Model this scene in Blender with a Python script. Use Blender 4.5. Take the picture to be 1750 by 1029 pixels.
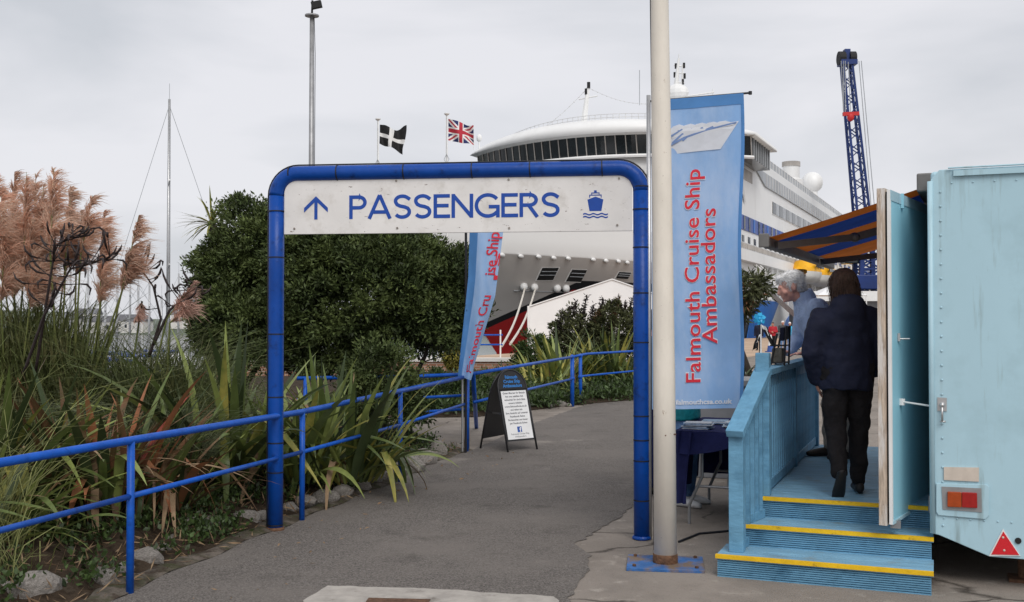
import bpy, bmesh, math, random
import numpy as np
from mathutils import Vector, Matrix
for o in list(bpy.data.objects): bpy.data.objects.remove(o)
R = math.radians
scene = bpy.context.scene
C = scene.collection
random.seed(7); rng = np.random.default_rng(7)

# ---------------------------------------------------------------- camera
F, CX, CY, HZ, CAMZ = 1800.0, 875.0, 514.5, 552.0, 1.6
PITCH = math.atan((HZ-CY)/F)
cd = bpy.data.cameras.new('camera'); cam = bpy.data.objects.new('camera', cd); C.objects.link(cam)
cd.lens = 36*F/1750; cd.sensor_width = 36; cd.clip_start = .05; cd.clip_end = 6000
cam.location = (0,0,CAMZ); cam.rotation_euler = (R(90)+PITCH,0,0)
scene.camera = cam
scene.cycles.max_bounces = 5; scene.cycles.diffuse_bounces = 3; scene.cycles.glossy_bounces = 2; scene.cycles.transmission_bounces = 3
# ---------------------------------------------------------------- sky and sun
SUN_EL, SUN_AZ = 46, 165          # azimuth from +Y clockwise: behind the camera, a little to the right
w = bpy.data.worlds.new('World'); scene.world = w; w.use_nodes = True
nt = w.node_tree; nt.nodes.clear()
def wn(t, **k):
    n = nt.nodes.new(t)
    for a,b in k.items(): setattr(n,a,b)
    return n
out = wn('ShaderNodeOutputWorld'); bg = wn('ShaderNodeBackground')
sky = wn('ShaderNodeTexSky', sky_type='NISHITA', sun_disc=False, sun_elevation=R(SUN_EL), sun_rotation=R(SUN_AZ))
sky.air_density = 1.0; sky.dust_density = 3.0
tc = wn('ShaderNodeTexCoord'); mp = wn('ShaderNodeMapping'); mp.inputs['Scale'].default_value = (1.0,1.0,3.2)
ns = wn('ShaderNodeTexNoise'); ns.inputs['Scale'].default_value = 2.1; ns.inputs['Detail'].default_value = 5; ns.inputs['Roughness'].default_value = .5
ns.inputs['Distortion'].default_value = .3
cr = wn('ShaderNodeValToRGB'); e = cr.color_ramp.elements
e[0].position = .36; e[0].color = (4.75,4.9,5.2,1); e[1].position = .60; e[1].color = (6.3,6.28,6.55,1)
mx = wn('ShaderNodeMix', data_type='RGBA'); mx.inputs['Factor'].default_value = .93
L = nt.links.new
L(tc.outputs['Generated'], mp.inputs['Vector']); L(mp.outputs['Vector'], ns.inputs['Vector']); L(ns.outputs['Fac'], cr.inputs['Fac'])
L(sky.outputs['Color'], mx.inputs['A']); L(cr.outputs['Color'], mx.inputs['B']); L(mx.outputs['Result'], bg.inputs['Color'])
bg.inputs['Strength'].default_value = .105; L(bg.outputs['Background'], out.inputs['Surface'])
sd = bpy.data.lights.new('sun','SUN'); so = bpy.data.objects.new('sun', sd); C.objects.link(so)
sd.energy = 1.5; sd.angle = R(35); sd.color = (1,.97,.93)
so.rotation_euler = (R(90-SUN_EL), 0, R(180-SUN_AZ)); so.location = (0,-20,30)
vs = scene.view_settings; vs.view_transform = 'Standard'; vs.look = 'None'; vs.exposure = 0.34; vs.gamma = 1; vs.use_curve_mapping = False

# ---------------------------------------------------------------- pixel -> place
cp, sp_ = math.cos(PITCH), math.sin(PITCH)
def ray(px, py):
    u = (px-CX)/F; v = -(py-CY)/F
    return Vector((u, cp - v*sp_, sp_ + v*cp))
def at(px, py, Y):
    r = ray(px,py); k = Y/r.y; return Vector((r.x*k, Y, CAMZ + r.z*k))
def G(px, py, z=0.0):
    r = ray(px,py); k = (z-CAMZ)/r.z; return Vector((r.x*k, r.y*k, z))
def S(r,g,b):
    f = lambda c: c/12.92 if c <= .04045 else ((c+.055)/1.055)**2.4
    return (f(r/255), f(g/255), f(b/255))

# ---------------------------------------------------------------- materials
def newmat(name):
    m = bpy.data.materials.new(name); m.use_nodes = True
    return m, m.node_tree, m.node_tree.nodes['Principled BSDF']
def mat(name, col, rough=.6, var=.12, scale=6, bump=.0, bscale=60, metal=0, spec=.4, col2=None, amt=None, stretch=None, detail=5, island=0, trans=0):
    m, t, b = newmat(name); N = t.nodes; K = t.links.new
    tc = N.new('ShaderNodeTexCoord'); src = tc.outputs['Object']
    if stretch:
        mp = N.new('ShaderNodeMapping'); mp.inputs['Scale'].default_value = stretch; K(src, mp.inputs['Vector']); src = mp.outputs['Vector']
    n = N.new('ShaderNodeTexNoise'); n.inputs['Scale'].default_value = scale; n.inputs['Detail'].default_value = detail; n.inputs['Roughness'].default_value = .62
    K(src, n.inputs['Vector'])
    r = N.new('ShaderNodeValToRGB'); e = r.color_ramp.elements
    lo = tuple(max(0,c*(1-var)) for c in col)+(1,); hi = tuple(min(.95,c*(1+var)) for c in col)+(1,)
    if col2: hi = tuple(col2)+(1,); lo = tuple(col)+(1,)
    p = amt or (.35,.65)
    e[0].position, e[1].position = p; e[0].color = lo; e[1].color = hi
    K(n.outputs['Fac'], r.inputs['Fac']); colout = r.outputs['Color']
    if island:
        g = N.new('ShaderNodeNewGeometry'); h = N.new('ShaderNodeHueSaturation')
        mr = N.new('ShaderNodeMapRange'); mr.inputs['To Min'].default_value = 1-island; mr.inputs['To Max'].default_value = 1+island
        K(g.outputs['Random Per Island'], mr.inputs['Value']); K(mr.outputs['Result'], h.inputs['Value']); K(colout, h.inputs['Color']); colout = h.outputs['Color']
    K(colout, b.inputs['Base Color'])
    b.inputs['Roughness'].default_value = rough; b.inputs['Metallic'].default_value = metal; b.inputs['Specular IOR Level'].default_value = spec
    if bump:
        n2 = N.new('ShaderNodeTexNoise'); n2.inputs['Scale'].default_value = bscale; n2.inputs['Detail'].default_value = 6; K(src, n2.inputs['Vector'])
        bp = N.new('ShaderNodeBump'); bp.inputs['Strength'].default_value = bump; bp.inputs['Distance'].default_value = .02
        K(n2.outputs['Fac'], bp.inputs['Height']); K(bp.outputs['Normal'], b.inputs['Normal'])
    if trans:
        tr = N.new('ShaderNodeBsdfTranslucent'); ms = N.new('ShaderNodeMixShader'); ms.inputs['Fac'].default_value = trans
        K(colout, tr.inputs['Color']); K(b.outputs['BSDF'], ms.inputs[1]); K(tr.outputs['BSDF'], ms.inputs[2]); K(ms.outputs['Shader'], N['Material Output'].inputs['Surface'])
    return m
def layered(m, col, scale, lo, hi, rough=None, stretch=None, detail=6):
    """lay a second noise-shaped stain of colour col over a material's base colour"""
    t = m.node_tree; N = t.nodes; K = t.links.new; b = N['Principled BSDF']
    src = b.inputs['Base Color'].links[0].from_socket
    tc = N.new('ShaderNodeTexCoord'); v = tc.outputs['Object']
    if stretch:
        mp = N.new('ShaderNodeMapping'); mp.inputs['Scale'].default_value = stretch; K(v, mp.inputs['Vector']); v = mp.outputs['Vector']
    n = N.new('ShaderNodeTexNoise'); n.inputs['Scale'].default_value = scale; n.inputs['Detail'].default_value = detail; n.inputs['Roughness'].default_value = .65; K(v, n.inputs['Vector'])
    mr = N.new('ShaderNodeMapRange'); mr.inputs['From Min'].default_value = lo; mr.inputs['From Max'].default_value = hi; K(n.outputs['Fac'], mr.inputs['Value'])
    mx = N.new('ShaderNodeMix'); mx.data_type = 'RGBA'; K(mr.outputs['Result'], mx.inputs['Factor']); K(src, mx.inputs['A']); mx.inputs['B'].default_value = tuple(col)+(1,)
    K(mx.outputs['Result'], b.inputs['Base Color']); return m

def cracks(m, scale, width, col, mask=(.45,.6), mscale=.7):
    t = m.node_tree; N = t.nodes; K = t.links.new; b = N['Principled BSDF']; src = b.inputs['Base Color'].links[0].from_socket
    tc = N.new('ShaderNodeTexCoord'); n = N.new('ShaderNodeTexNoise'); n.inputs['Scale'].default_value = 2.2; n.inputs['Detail'].default_value = 6; K(tc.outputs['Object'], n.inputs['Vector'])
    ad = N.new('ShaderNodeVectorMath'); ad.operation = 'MULTIPLY_ADD'; K(n.outputs['Color'], ad.inputs[0]); ad.inputs[1].default_value = (.5,.5,.0); K(tc.outputs['Object'], ad.inputs[2])
    v = N.new('ShaderNodeTexVoronoi'); v.feature = 'DISTANCE_TO_EDGE'; v.inputs['Scale'].default_value = scale; K(ad.outputs['Vector'], v.inputs['Vector'])
    r1 = N.new('ShaderNodeMapRange'); r1.inputs['From Min'].default_value = 0; r1.inputs['From Max'].default_value = width; r1.inputs['To Min'].default_value = 1; r1.inputs['To Max'].default_value = 0; K(v.outputs['Distance'], r1.inputs['Value'])
    n2 = N.new('ShaderNodeTexNoise'); n2.inputs['Scale'].default_value = mscale; K(tc.outputs['Object'], n2.inputs['Vector'])
    r2 = N.new('ShaderNodeMapRange'); r2.inputs['From Min'].default_value, r2.inputs['From Max'].default_value = mask; K(n2.outputs['Fac'], r2.inputs['Value'])
    mu = N.new('ShaderNodeMath'); mu.operation = 'MULTIPLY'; K(r1.outputs['Result'], mu.inputs[0]); K(r2.outputs['Result'], mu.inputs[1])
    mx = N.new('ShaderNodeMix'); mx.data_type = 'RGBA'; K(mu.outputs[0], mx.inputs['Factor']); K(src, mx.inputs['A']); mx.inputs['B'].default_value = tuple(col)+(1,); K(mx.outputs['Result'], b.inputs['Base Color'])
MT = {}
MT['asphalt'] = mat('asphalt', (.070,.062,.057), .9, .3, 95, .7, 130, spec=.2, col2=(.25,.226,.205), amt=(.34,.68), detail=3)
layered(MT['asphalt'], (.20,.178,.160), .9, .46, .74); layered(MT['asphalt'], (.45,.42,.39), 75, .69, .75, detail=2); layered(MT['asphalt'], (.085,.076,.068), 1.7, .58,.78)
layered(MT['asphalt'], (.30,.27,.24), .55, .60,.72)
MT['concrete'] = mat('concrete', (.255,.222,.192), .88, .16, 2.2, .5, 90, spec=.25)
layered(MT['concrete'], (.15,.128,.108), 1.1, .5, .70); layered(MT['concrete'], (.34,.305,.265), 5, .58, .7); layered(MT['concrete'], (.10,.082,.068), 60, .60,.70); layered(MT['concrete'], (.21,.12,.06), .8, .66,.78); cracks(MT['concrete'], .45, .010, (.06,.05,.042), (.42,.5), .8)
MT['pale_concrete'] = mat('pale_concrete', (.40,.37,.335), .9, .14, 9, .5, 120, spec=.2); layered(MT['pale_concrete'], (.2,.18,.16), 5, .58,.72)
MT['soil'] = mat('soil', (.045,.032,.022), .95, .4, 14, .8, 40, spec=.1); layered(MT['soil'], (.075,.058,.042), 9, .55,.68)
MT['moss_edge'] = mat('moss_edge', (.13,.108,.088), .95, .35, 18, .7, 60); layered(MT['moss_edge'], (.045,.045,.018), 5, .44,.58); layered(MT['moss_edge'], (.05,.035,.024), 9, .5,.6)
MT['rock'] = mat('rock', (.30,.275,.25), .92, .3, 7, .8, 24, spec=.2); layered(MT['rock'], (.12,.105,.08), 9, .55,.7)
MT['blue_paint'] = mat('blue_paint', S(8,66,148), .36, .12, 3.5, .15, 22, spec=.28); layered(MT['blue_paint'], S(8,36,88), 11, .55,.75); layered(MT['blue_paint'], (.16,.11,.08), 17, .70,.74)
MT['rail_paint'] = mat('rail_paint', S(18,82,176), .42, .14, 9, .15, 40, spec=.28); layered(MT['rail_paint'], S(16,48,110), 14, .6,.75)
MT['black_tie'] = mat('black_tie', (.012,.012,.016), .5, .1)
MT['sign_white'] = mat('sign_white', (.74,.72,.70), .55, .05, 3, .03, 40); layered(MT['sign_white'], (.56,.53,.49), 5, .52, .75); layered(MT['sign_white'], (.24,.20,.18), 21, .655, .70, stretch=(1,1,2.2))
MT['sign_blue'] = mat('sign_blue', S(20,70,158), .5, .06, 20)
MT['bolt'] = mat('bolt', (.28,.25,.22), .45, .3, 60, metal=.8)
MT['pole_white'] = mat('pole_white', (.72,.67,.59), .6, .07, 5, .2, 18, stretch=(1,1,.35)); layered(MT['pole_white'], (.26,.17,.10), 19, .66,.74, stretch=(1.6,1.6,.8)); layered(MT['pole_white'], (.12,.09,.07), 55, .68,.73)
MT['rust'] = mat('rust', (.11,.055,.03), .85, .4, 22, .6, 60)
MT['plate_blue'] = mat('plate_blue', S(50,100,160), .6, .2, 9, .3, 30); layered(MT['plate_blue'], (.17,.12,.08), 5, .46,.6)
MT['alu'] = mat('alu', (.5,.5,.5), .4, .1, 8, metal=.8)
MT['steel'] = mat('steel', (.33,.33,.335), .5, .15, 6, metal=.6)
MT['banner'] = mat('banner', S(138,176,222), .75, .1, 1.8, .08, 30, spec=.15, trans=.25, stretch=(1,1,.6)); layered(MT['banner'], S(186,207,236), 2.3, .42,.7, stretch=(1.2,1,.45))
MT['banner_hem'] = mat('banner_hem', S(84,138,196), .75, .1, 4, trans=.2)
MT['banner_red'] = mat('banner_red', S(205,42,60), .7, .08, 8)
MT['banner_white'] = mat('banner_white', (.72,.74,.78), .7, .06, 8, trans=.2)
MT['banner_line'] = mat('banner_line', S(110,135,180), .7, .05, 8)
MT['step_blue'] = mat('step_blue', S(100,150,180), .62, .12, 10, .25, 45, stretch=(.4,1,1)); layered(MT['step_blue'], S(62,108,138), 4, .5,.75)
MT['deck_blue'] = mat('deck_blue', S(120,164,190), .66, .14, 12, .3, 55, stretch=(.35,1.4,1)); layered(MT['deck_blue'], S(120,140,148), 6, .55,.75)
MT['nosing'] = mat('nosing', S(226,182,22), .6, .1, 12, .15, 60); layered(MT['nosing'], S(120,95,30), 14, .6,.75)
MT['trailer'] = mat('trailer', S(170,202,214), .48, .03, 1.4, .03, 6, spec=.4); layered(MT['trailer'], S(152,182,192), 2.6, .5,.85); layered(MT['trailer'], S(110,135,140), 30, .70,.78)
layered(MT['trailer'], S(128,146,146), 3.0, .56,.80, stretch=(4,4,.35)); layered(MT['trailer'], S(96,100,92), 9, .68,.80, stretch=(2,2,.5))
MT['door_blue'] = mat('door_blue', S(150,205,222), .45, .05, 2, .03, 8)
MT['wood'] = mat('wood', (.52,.42,.33), .8, .25, 14, .4, 40, stretch=(6,6,.5)); layered(MT['wood'], (.2,.13,.09), 18, .6,.72, stretch=(5,5,.4)); layered(MT['wood'], (.68,.64,.6), 5, .5,.62, stretch=(3,3,.5))
MT['dark'] = mat('dark', (.012,.012,.013), .7, .2, 20)
MT['tyre'] = mat('tyre', (.02,.02,.02), .85, .2, 30)
MT['plate_cream'] = mat('plate_cream', (.56,.49,.42), .6, .08, 12); layered(MT['plate_cream'], (.35,.28,.22), 14, .6,.75)
MT['lamp_amber'] = mat('lamp_amber', (.36,.055,.008), .2, .12, 30, spec=.6); MT['lamp_red'] = mat('lamp_red', (.33,.012,.01), .2, .12, 30, spec=.6)
MT['tri_red'] = mat('tri_red', (.62,.02,.03), .35, .08, 90); MT['white_paint'] = mat('white_paint', (.78,.78,.77), .5, .04, 5)
MT['awn_orange'] = mat('awn_orange', S(160,86,28), .8, .15, 4, .1, 60, trans=.35); MT['awn_blue'] = mat('awn_blue', S(24,58,130), .8, .15, 4, .1, 60, trans=.25)
MT['awn_frame'] = mat('awn_frame', (.16,.155,.15), .5, .12, 8, metal=.3)
MT['navy_cloth'] = mat('navy_cloth', S(40,44,84), .9, .15, 9, .3, 120, spec=.1)
MT['paper'] = mat('paper', (.55,.58,.62), .7, .2, 30); MT['paper2'] = mat('paper2', (.25,.36,.5), .6, .4, 40)
MT['aboard'] = mat('aboard', (.015,.015,.017), .45, .15, 20); MT['poster'] = mat('poster', (.76,.76,.76), .45, .03, 8)
MT['ink'] = mat('ink', (.13,.13,.15), .7, .1); MT['ink_blue'] = mat('ink_blue', S(50,120,190), .6, .1); MT['fb_blue'] = mat('fb_blue', S(50,84,156), .5, .05)
# foliage
MT['leaf_dark'] = mat('leaf_dark', (.044,.063,.021), .55, .3, 2.5, spec=.22, island=.75); layered(MT['leaf_dark'], (.105,.135,.042), 2.4, .44, .62)
MT['leaf_mid'] = mat('leaf_mid', (.045,.075,.02), .5, .3, 4, spec=.4, island=.6, trans=.18)
MT['leaf_young'] = mat('leaf_young', (.095,.125,.035), .5, .3, 4, spec=.3, island=.5)
MT['leaf_olive'] = mat('leaf_olive', (.075,.082,.035), .6, .3, 4, spec=.25, island=.6, trans=.15)
MT['leaf_yellow'] = mat('leaf_yellow', (.30,.27,.06), .5, .3, 4, spec=.3, island=.4, trans=.2)
MT['leaf_rust'] = mat('leaf_rust', (.13,.06,.028), .6, .3, 5, island=.6, trans=.15)
MT['flax_green'] = mat('flax_green', (.115,.155,.044), .42, .25, 3, spec=.5, stretch=(3,3,1), trans=.15)
MT['flax_light'] = mat('flax_light', (.25,.30,.085), .42, .2, 3, spec=.5, stretch=(3,3,1), trans=.18)
MT['flax_yellow'] = mat('flax_yellow', (.42,.36,.085), .5, .2, 3, stretch=(3,3,1), col2=(.13,.17,.04), trans=.18)
MT['flax_bronze'] = mat('flax_bronze', (.17,.075,.04), .5, .3, 3, stretch=(3,3,1), col2=(.09,.075,.03), trans=.12)
MT['flax_orange'] = mat('flax_orange', (.38,.14,.065), .5, .3, 3, stretch=(3,3,1), col2=(.22,.11,.05), trans=.12)
MT['flax_red'] = mat('flax_red', (.30,.06,.04), .5, .2, 3, trans=.12)
MT['flax_dead'] = mat('flax_dead', (.34,.24,.14), .8, .3, 5, col2=(.2,.12,.07), trans=.1)
MT['flax_dark'] = mat('flax_dark', (.042,.062,.022), .5, .3, 3, trans=.1)
MT['grass'] = mat('grass', (.095,.118,.045), .6, .4, 2, spec=.25, island=.55, trans=.15); layered(MT['grass'], (.16,.15,.06), 2.5, .5,.7)
MT['pampas_leaf'] = mat('pampas_leaf', (.105,.125,.042), .6, .35, 2, spec=.25, island=.6, trans=.15); layered(MT['pampas_leaf'], (.22,.19,.09), 3, .5,.7)
MT['grass_grey'] = mat('grass_grey', (.12,.14,.075), .6, .35, 3, spec=.25, island=.5, trans=.15)
MT['grass_pale'] = mat('grass_pale', (.19,.20,.075), .6, .3, 2, spec=.25, island=.45, trans=.2)
MT['plume'] = mat('plume', (.69,.46,.35), .9, .25, 3, spec=.05, island=.4, trans=.55); layered(MT['plume'], (.82,.66,.53), 5, .42,.62)
MT['plume_pink'] = mat('plume_pink', (.60,.40,.33), .9, .3, 4, spec=.05, island=.4, trans=.38)
MT['cane'] = mat('cane', (.17,.18,.055), .6, .3, 6, col2=(.10,.13,.035))
MT['pod'] = mat('pod', (.022,.013,.013), .6, .3, 20); MT['bark'] = mat('bark', (.035,.027,.022), .9, .3, 9, .6, 30, stretch=(3,3,.6))
# far things
MT['ship_white'] = mat('ship_white', (.78,.78,.77), .4, .035, .12, spec=.4); layered(MT['ship_white'], (.6,.59,.57), .35, .55,.85, stretch=(.6,.6,.15))
MT['ship_glass'] = mat('ship_glass', (.012,.017,.02), .12, .4, .5, spec=.6); MT['ship_grey'] = mat('ship_grey', (.36,.38,.4), .3, .15, .4)
MT['ship_blue'] = mat('ship_blue', S(28,62,140), .35, .25, .5); MT['ship_band'] = mat('ship_band', (.60,.60,.60), .5, .08, .3)
MT['ship_shade'] = mat('ship_shade', (.42,.39,.36), .6, .2, .5); MT['hull_art'] = mat('hull_art', S(42,104,182), .4, .12, .3)  # ship_shade: painted-in shade of recesses and openings; plain tone on mullions and funnel cap
MT['lifeboat_yellow'] = mat('lifeboat_yellow', S(232,170,24), .45, .12, .8); MT['lifeboat_white'] = mat('lifeboat_white', (.68,.67,.63), .5, .08, .6)
MT['crane_blue'] = mat('crane_blue', S(20,48,108), .45, .15, .5); MT['crane_red'] = mat('crane_red', S(190,40,40), .5, .1)
MT['rope'] = mat('rope', (.62,.58,.52), .9, .15, 6)
MT['tent'] = mat('tent', (.86,.86,.86), .6, .03, .8, trans=.1)
MT['brick'] = None
MT['skin'] = mat('skin', (.50,.24,.17), .5, .1, 12, spec=.35); MT['skin_ruddy'] = mat('skin_ruddy', (.74,.38,.30), .5, .14, 14, .08, 60, spec=.35)
MT['hair_white'] = mat('hair_white', (.86,.84,.82), .8, .16, 26, .8, 70, stretch=(1,1,2)); MT['hair_brown'] = mat('hair_brown', (.055,.03,.021), .5, .4, 26, .8, 70, stretch=(3,3,.5))
MT['fleece'] = mat('fleece', S(166,184,216), .95, .12, 7, .5, 70, spec=.1); MT['navy_coat'] = mat('navy_coat', S(29,33,52), .75, .2, 6, .35, 26, spec=.22)
MT['black_trouser'] = mat('black_trouser', (.017,.0155,.017), .85, .2, 9, .4, 40, spec=.15); MT['beige_trouser'] = mat('beige_trouser', (.38,.33,.28), .9, .1, 8, .3, 50)
MT['jeans'] = mat('jeans', S(98,130,172), .9, .2, 9, .4, 60, spec=.1); MT['shoe_black'] = mat('shoe_black', (.012,.011,.012), .5, .2, 20); MT['shoe_brown'] = mat('shoe_brown', (.035,.024,.018), .55, .3, 20)
MT['shoe_white'] = mat('shoe_white', (.66,.66,.66), .6, .08, 20); MT['teal'] = mat('teal', S(14,128,138), .7, .15, 9, .4, 40)
MT['red_coat'] = mat('red_coat', S(170,36,48), .8, .12, 6); MT['cyan_coat'] = mat('cyan_coat', S(60,170,215), .8, .12, 6); MT['grey_coat'] = mat('grey_coat', (.05,.05,.055), .8, .15, 6)
MT['cyan_film'] = mat('cyan_film', S(60,180,232), .35, .1, 20, trans=.2); MT['grey_panel'] = mat('grey_panel', (.23,.235,.25), .6, .1, 5)
MT['pouch'] = mat('pouch', (.13,.12,.10), .85, .25, 40, .4, 120)
MT['far_hill'] = mat('far_hill', (.10,.12,.085), .95, .35, .02, detail=8); MT['sand_ground'] = mat('sand_ground', (.46,.33,.23), .9, .15, .6)
MT['render_wall'] = mat('render_wall', (.62,.6,.57), .8, .08, .6); MT['slate'] = mat('slate', (.12,.12,.13), .8, .2, 1)

# ---------------------------------------------------------------- geometry helpers
class MB:
    def __init__(s): s.v=[]; s.f=[]; s.m=[]
    def add(s, vs, fs, mi=0):
        o = len(s.v); s.v.extend([tuple(v) for v in vs]); s.f.extend([tuple(i+o for i in f) for f in fs]); s.m.extend([mi]*len(fs)); return s
    def box(s, c, d, M=None, mi=0):
        x,y,z = d[0]/2,d[1]/2,d[2]/2; c = Vector(c)
        vs = [Vector((a*x,b*y,e*z)) for a in (-1,1) for b in (-1,1) for e in (-1,1)]
        vs = [c + (M @ v if M else v) for v in vs]
        return s.add(vs, [(0,1,3,2),(4,6,7,5),(0,4,5,1),(2,3,7,6),(0,2,6,4),(1,5,7,3)], mi)
    def b2(s, lo, hi, mi=0):
        return s.box([(a+b)/2 for a,b in zip(lo,hi)], [abs(b-a) for a,b in zip(lo,hi)], None, mi)
    def beam(s, p0, p1, w, h, up=(0,0,1), mi=0):
        p0,p1 = Vector(p0),Vector(p1); d=(p1-p0).normalized(); sx=d.cross(Vector(up))
        if sx.length<1e-4: sx=d.cross(Vector((1,0,0)))
        sx.normalize(); u=sx.cross(d).normalized(); vs=[]
        for p in (p0,p1):
            for a,b in ((-1,-1),(1,-1),(1,1),(-1,1)): vs.append(p+sx*(a*w/2)+u*(b*h/2))
        return s.add(vs, [(0,3,2,1),(4,5,6,7),(0,1,5,4),(1,2,6,5),(2,3,7,6),(3,0,4,7)], mi)
    def tube(s, pts, rad, n=10, mi=0, cap=True, sq=1.0):
        pts=[Vector(p) for p in pts]; k=len(pts)
        if not hasattr(rad,'__len__'): rad=[rad]*k
        vs=[]; prev=None
        for i,p in enumerate(pts):
            d=(pts[min(i+1,k-1)]-pts[max(i-1,0)]).normalized()
            if prev is None:
                a=d.cross(Vector((0,0,1)));
                if a.length<1e-3: a=d.cross(Vector((0,1,0)))
            else: a=prev-d*prev.dot(d)
            a.normalize(); prev=a; b=d.cross(a)
            for j in range(n):
                t=2*math.pi*j/n; vs.append(p+(a*math.cos(t)+b*math.sin(t)*sq)*rad[i])
        fs=[(i*n+j, i*n+(j+1)%n, (i+1)*n+(j+1)%n, (i+1)*n+j) for i in range(k-1) for j in range(n)]
        if cap: fs += [tuple(reversed(range(n))), tuple((k-1)*n+j for j in range(n))]
        return s.add(vs, fs, mi)
    def rings(s, rings, n=16, mi=0):
        """rings: (centre, side vector, forward vector) ellipses, capped"""
        vs=[]
        for c,a,b in rings:
            c,a,b=Vector(c),Vector(a),Vector(b)
            for j in range(n):
                t=2*math.pi*j/n; vs.append(c+a*math.cos(t)+b*math.sin(t))
        k=len(rings); fs=[(i*n+j,i*n+(j+1)%n,(i+1)*n+(j+1)%n,(i+1)*n+j) for i in range(k-1) for j in range(n)]
        fs += [tuple(reversed(range(n))), tuple((k-1)*n+j for j in range(n))]
        return s.add(vs, fs, mi)
    def lathe(s, prof, n=16, c=(0,0,0), mi=0):
        c=Vector(c); vs=[c+Vector((r*math.cos(2*math.pi*j/n), r*math.sin(2*math.pi*j/n), z)) for r,z in prof for j in range(n)]
        k=len(prof); fs=[(i*n+j,i*n+(j+1)%n,(i+1)*n+(j+1)%n,(i+1)*n+j) for i in range(k-1) for j in range(n)]
        fs += [tuple(reversed(range(n))), tuple((k-1)*n+j for j in range(n))]
        return s.add(vs, fs, mi)
    def ell(s, c, r, n=16, m=10, M=None, mi=0):
        c=Vector(c); vs=[]; 
        for i in range(m+1):
            a=math.pi*i/m - math.pi/2; rr=max(math.cos(a),.02)
            for j in range(n):
                t=2*math.pi*j/n; v=Vector((r[0]*rr*math.cos(t), r[1]*rr*math.sin(t), r[2]*math.sin(a))); vs.append(c+(M@v if M else v))
        fs=[(i*n+j,i*n+(j+1)%n,(i+1)*n+(j+1)%n,(i+1)*n+j) for i in range(m) for j in range(n)]
        fs += [tuple(reversed(range(n))), tuple(m*n+j for j in range(n))]
        return s.add(vs, fs, mi)
    def grid(s, fn, nu, nv, mi=0, mfn=None):
        vs=[fn(i/nu,j/nv) for j in range(nv+1) for i in range(nu+1)]; W=nu+1; o=len(s.v)
        s.v.extend([tuple(v) for v in vs])
        for j in range(nv):
            for i in range(nu):
                s.f.append((o+j*W+i,o+j*W+i+1,o+(j+1)*W+i+1,o+(j+1)*W+i)); s.m.append(mfn((i+.5)/nu,(j+.5)/nv) if mfn else mi)
        return s
    def prism(s, poly, off, mi=0):
        """poly: 3-D points; off: extrusion vector"""
        n=len(poly); off=Vector(off); vs=[Vector(p) for p in poly]+[Vector(p)+off for p in poly]
        fs=[tuple(range(n)), tuple(reversed(range(n,2*n)))]+[(i+n,(i+1)%n+n,(i+1)%n,i) for i in range(n)]
        return s.add(vs, fs, mi)
    def mesh(s, name, mats, smooth=False):
        me=bpy.data.meshes.new(name); me.from_pydata([tuple(v) for v in s.v],[],s.f)
        for m in (mats if isinstance(mats,(list,tuple)) else [mats]): me.materials.append(MT[m] if isinstance(m,str) else m)
        if len(me.materials)>1: me.polygons.foreach_set('material_index', s.m)
        bm=bmesh.new(); bm.from_mesh(me); bmesh.ops.recalc_face_normals(bm, faces=bm.faces); bm.to_mesh(me); bm.free()
        if smooth: me.shade_smooth()
        me.update(); return me
    def build(s, name, mats, parent=None, smooth=False, bevel=0, **k):
        return link(name, s.mesh(name, mats, smooth), parent, bevel, **k)
def link(name, me, parent=None, bevel=0, loc=None, rotz=None, label=None, kind=None):
    o=bpy.data.objects.new(name, me); C.objects.link(o); o.parent=parent
    if loc is not None: o.location=loc
    if rotz is not None: o.rotation_euler[2]=rotz
    if bevel:
        b=o.modifiers.new('bevel','BEVEL'); b.width=bevel; b.segments=2; b.limit_method='ANGLE'; b.angle_limit=R(40)
    if label: o['label']=label
    if kind: o['kind']=kind
    return o
def smooth_by_angle(o, deg=40):
    me=o.data; me.shade_smooth(); me.set_sharp_from_angle(angle=R(deg)); return o
def tag(o, label, cat, group=None):
    o['label']=label; o['category']=cat
    if group: o['group']=group
    return o
def thing(name, label, cat, loc=(0,0,0), rotz=0, group=None):
    o=bpy.data.objects.new(name, None); C.objects.link(o); o.location=loc; o.rotation_euler[2]=rotz; o.empty_display_size=.1
    return tag(o, label, cat, group)
def struct(o): o['kind']='structure'; return o
def copy_tree(o, parent=None):
    c=o.copy(); C.objects.link(c); c.parent=parent
    for ch in o.children: copy_tree(ch, c)
    return c
def bez(p0,p1,p2,n=12):
    p0,p1,p2=Vector(p0),Vector(p1),Vector(p2)
    return [p0*(1-t)**2+p1*2*t*(1-t)+p2*t*t for t in [i/n for i in range(n+1)]]
def npmesh(name, V, Fq, mats, smooth=False, mi=None):
    me=bpy.data.meshes.new(name); nv=len(V); nf,k=Fq.shape
    me.vertices.add(nv); me.vertices.foreach_set('co', V.astype(np.float32).ravel())
    me.loops.add(nf*k); me.loops.foreach_set('vertex_index', Fq.astype(np.int32).ravel())
    me.polygons.add(nf); me.polygons.foreach_set('loop_start', np.arange(0,nf*k,k,dtype=np.int32))
    for m in (mats if isinstance(mats,(list,tuple)) else [mats]): me.materials.append(MT[m])
    if mi is not None: me.polygons.foreach_set('material_index', mi.astype(np.int32))
    me.update(calc_edges=True); me.validate()
    if smooth: me.shade_smooth()
    return me
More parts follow.
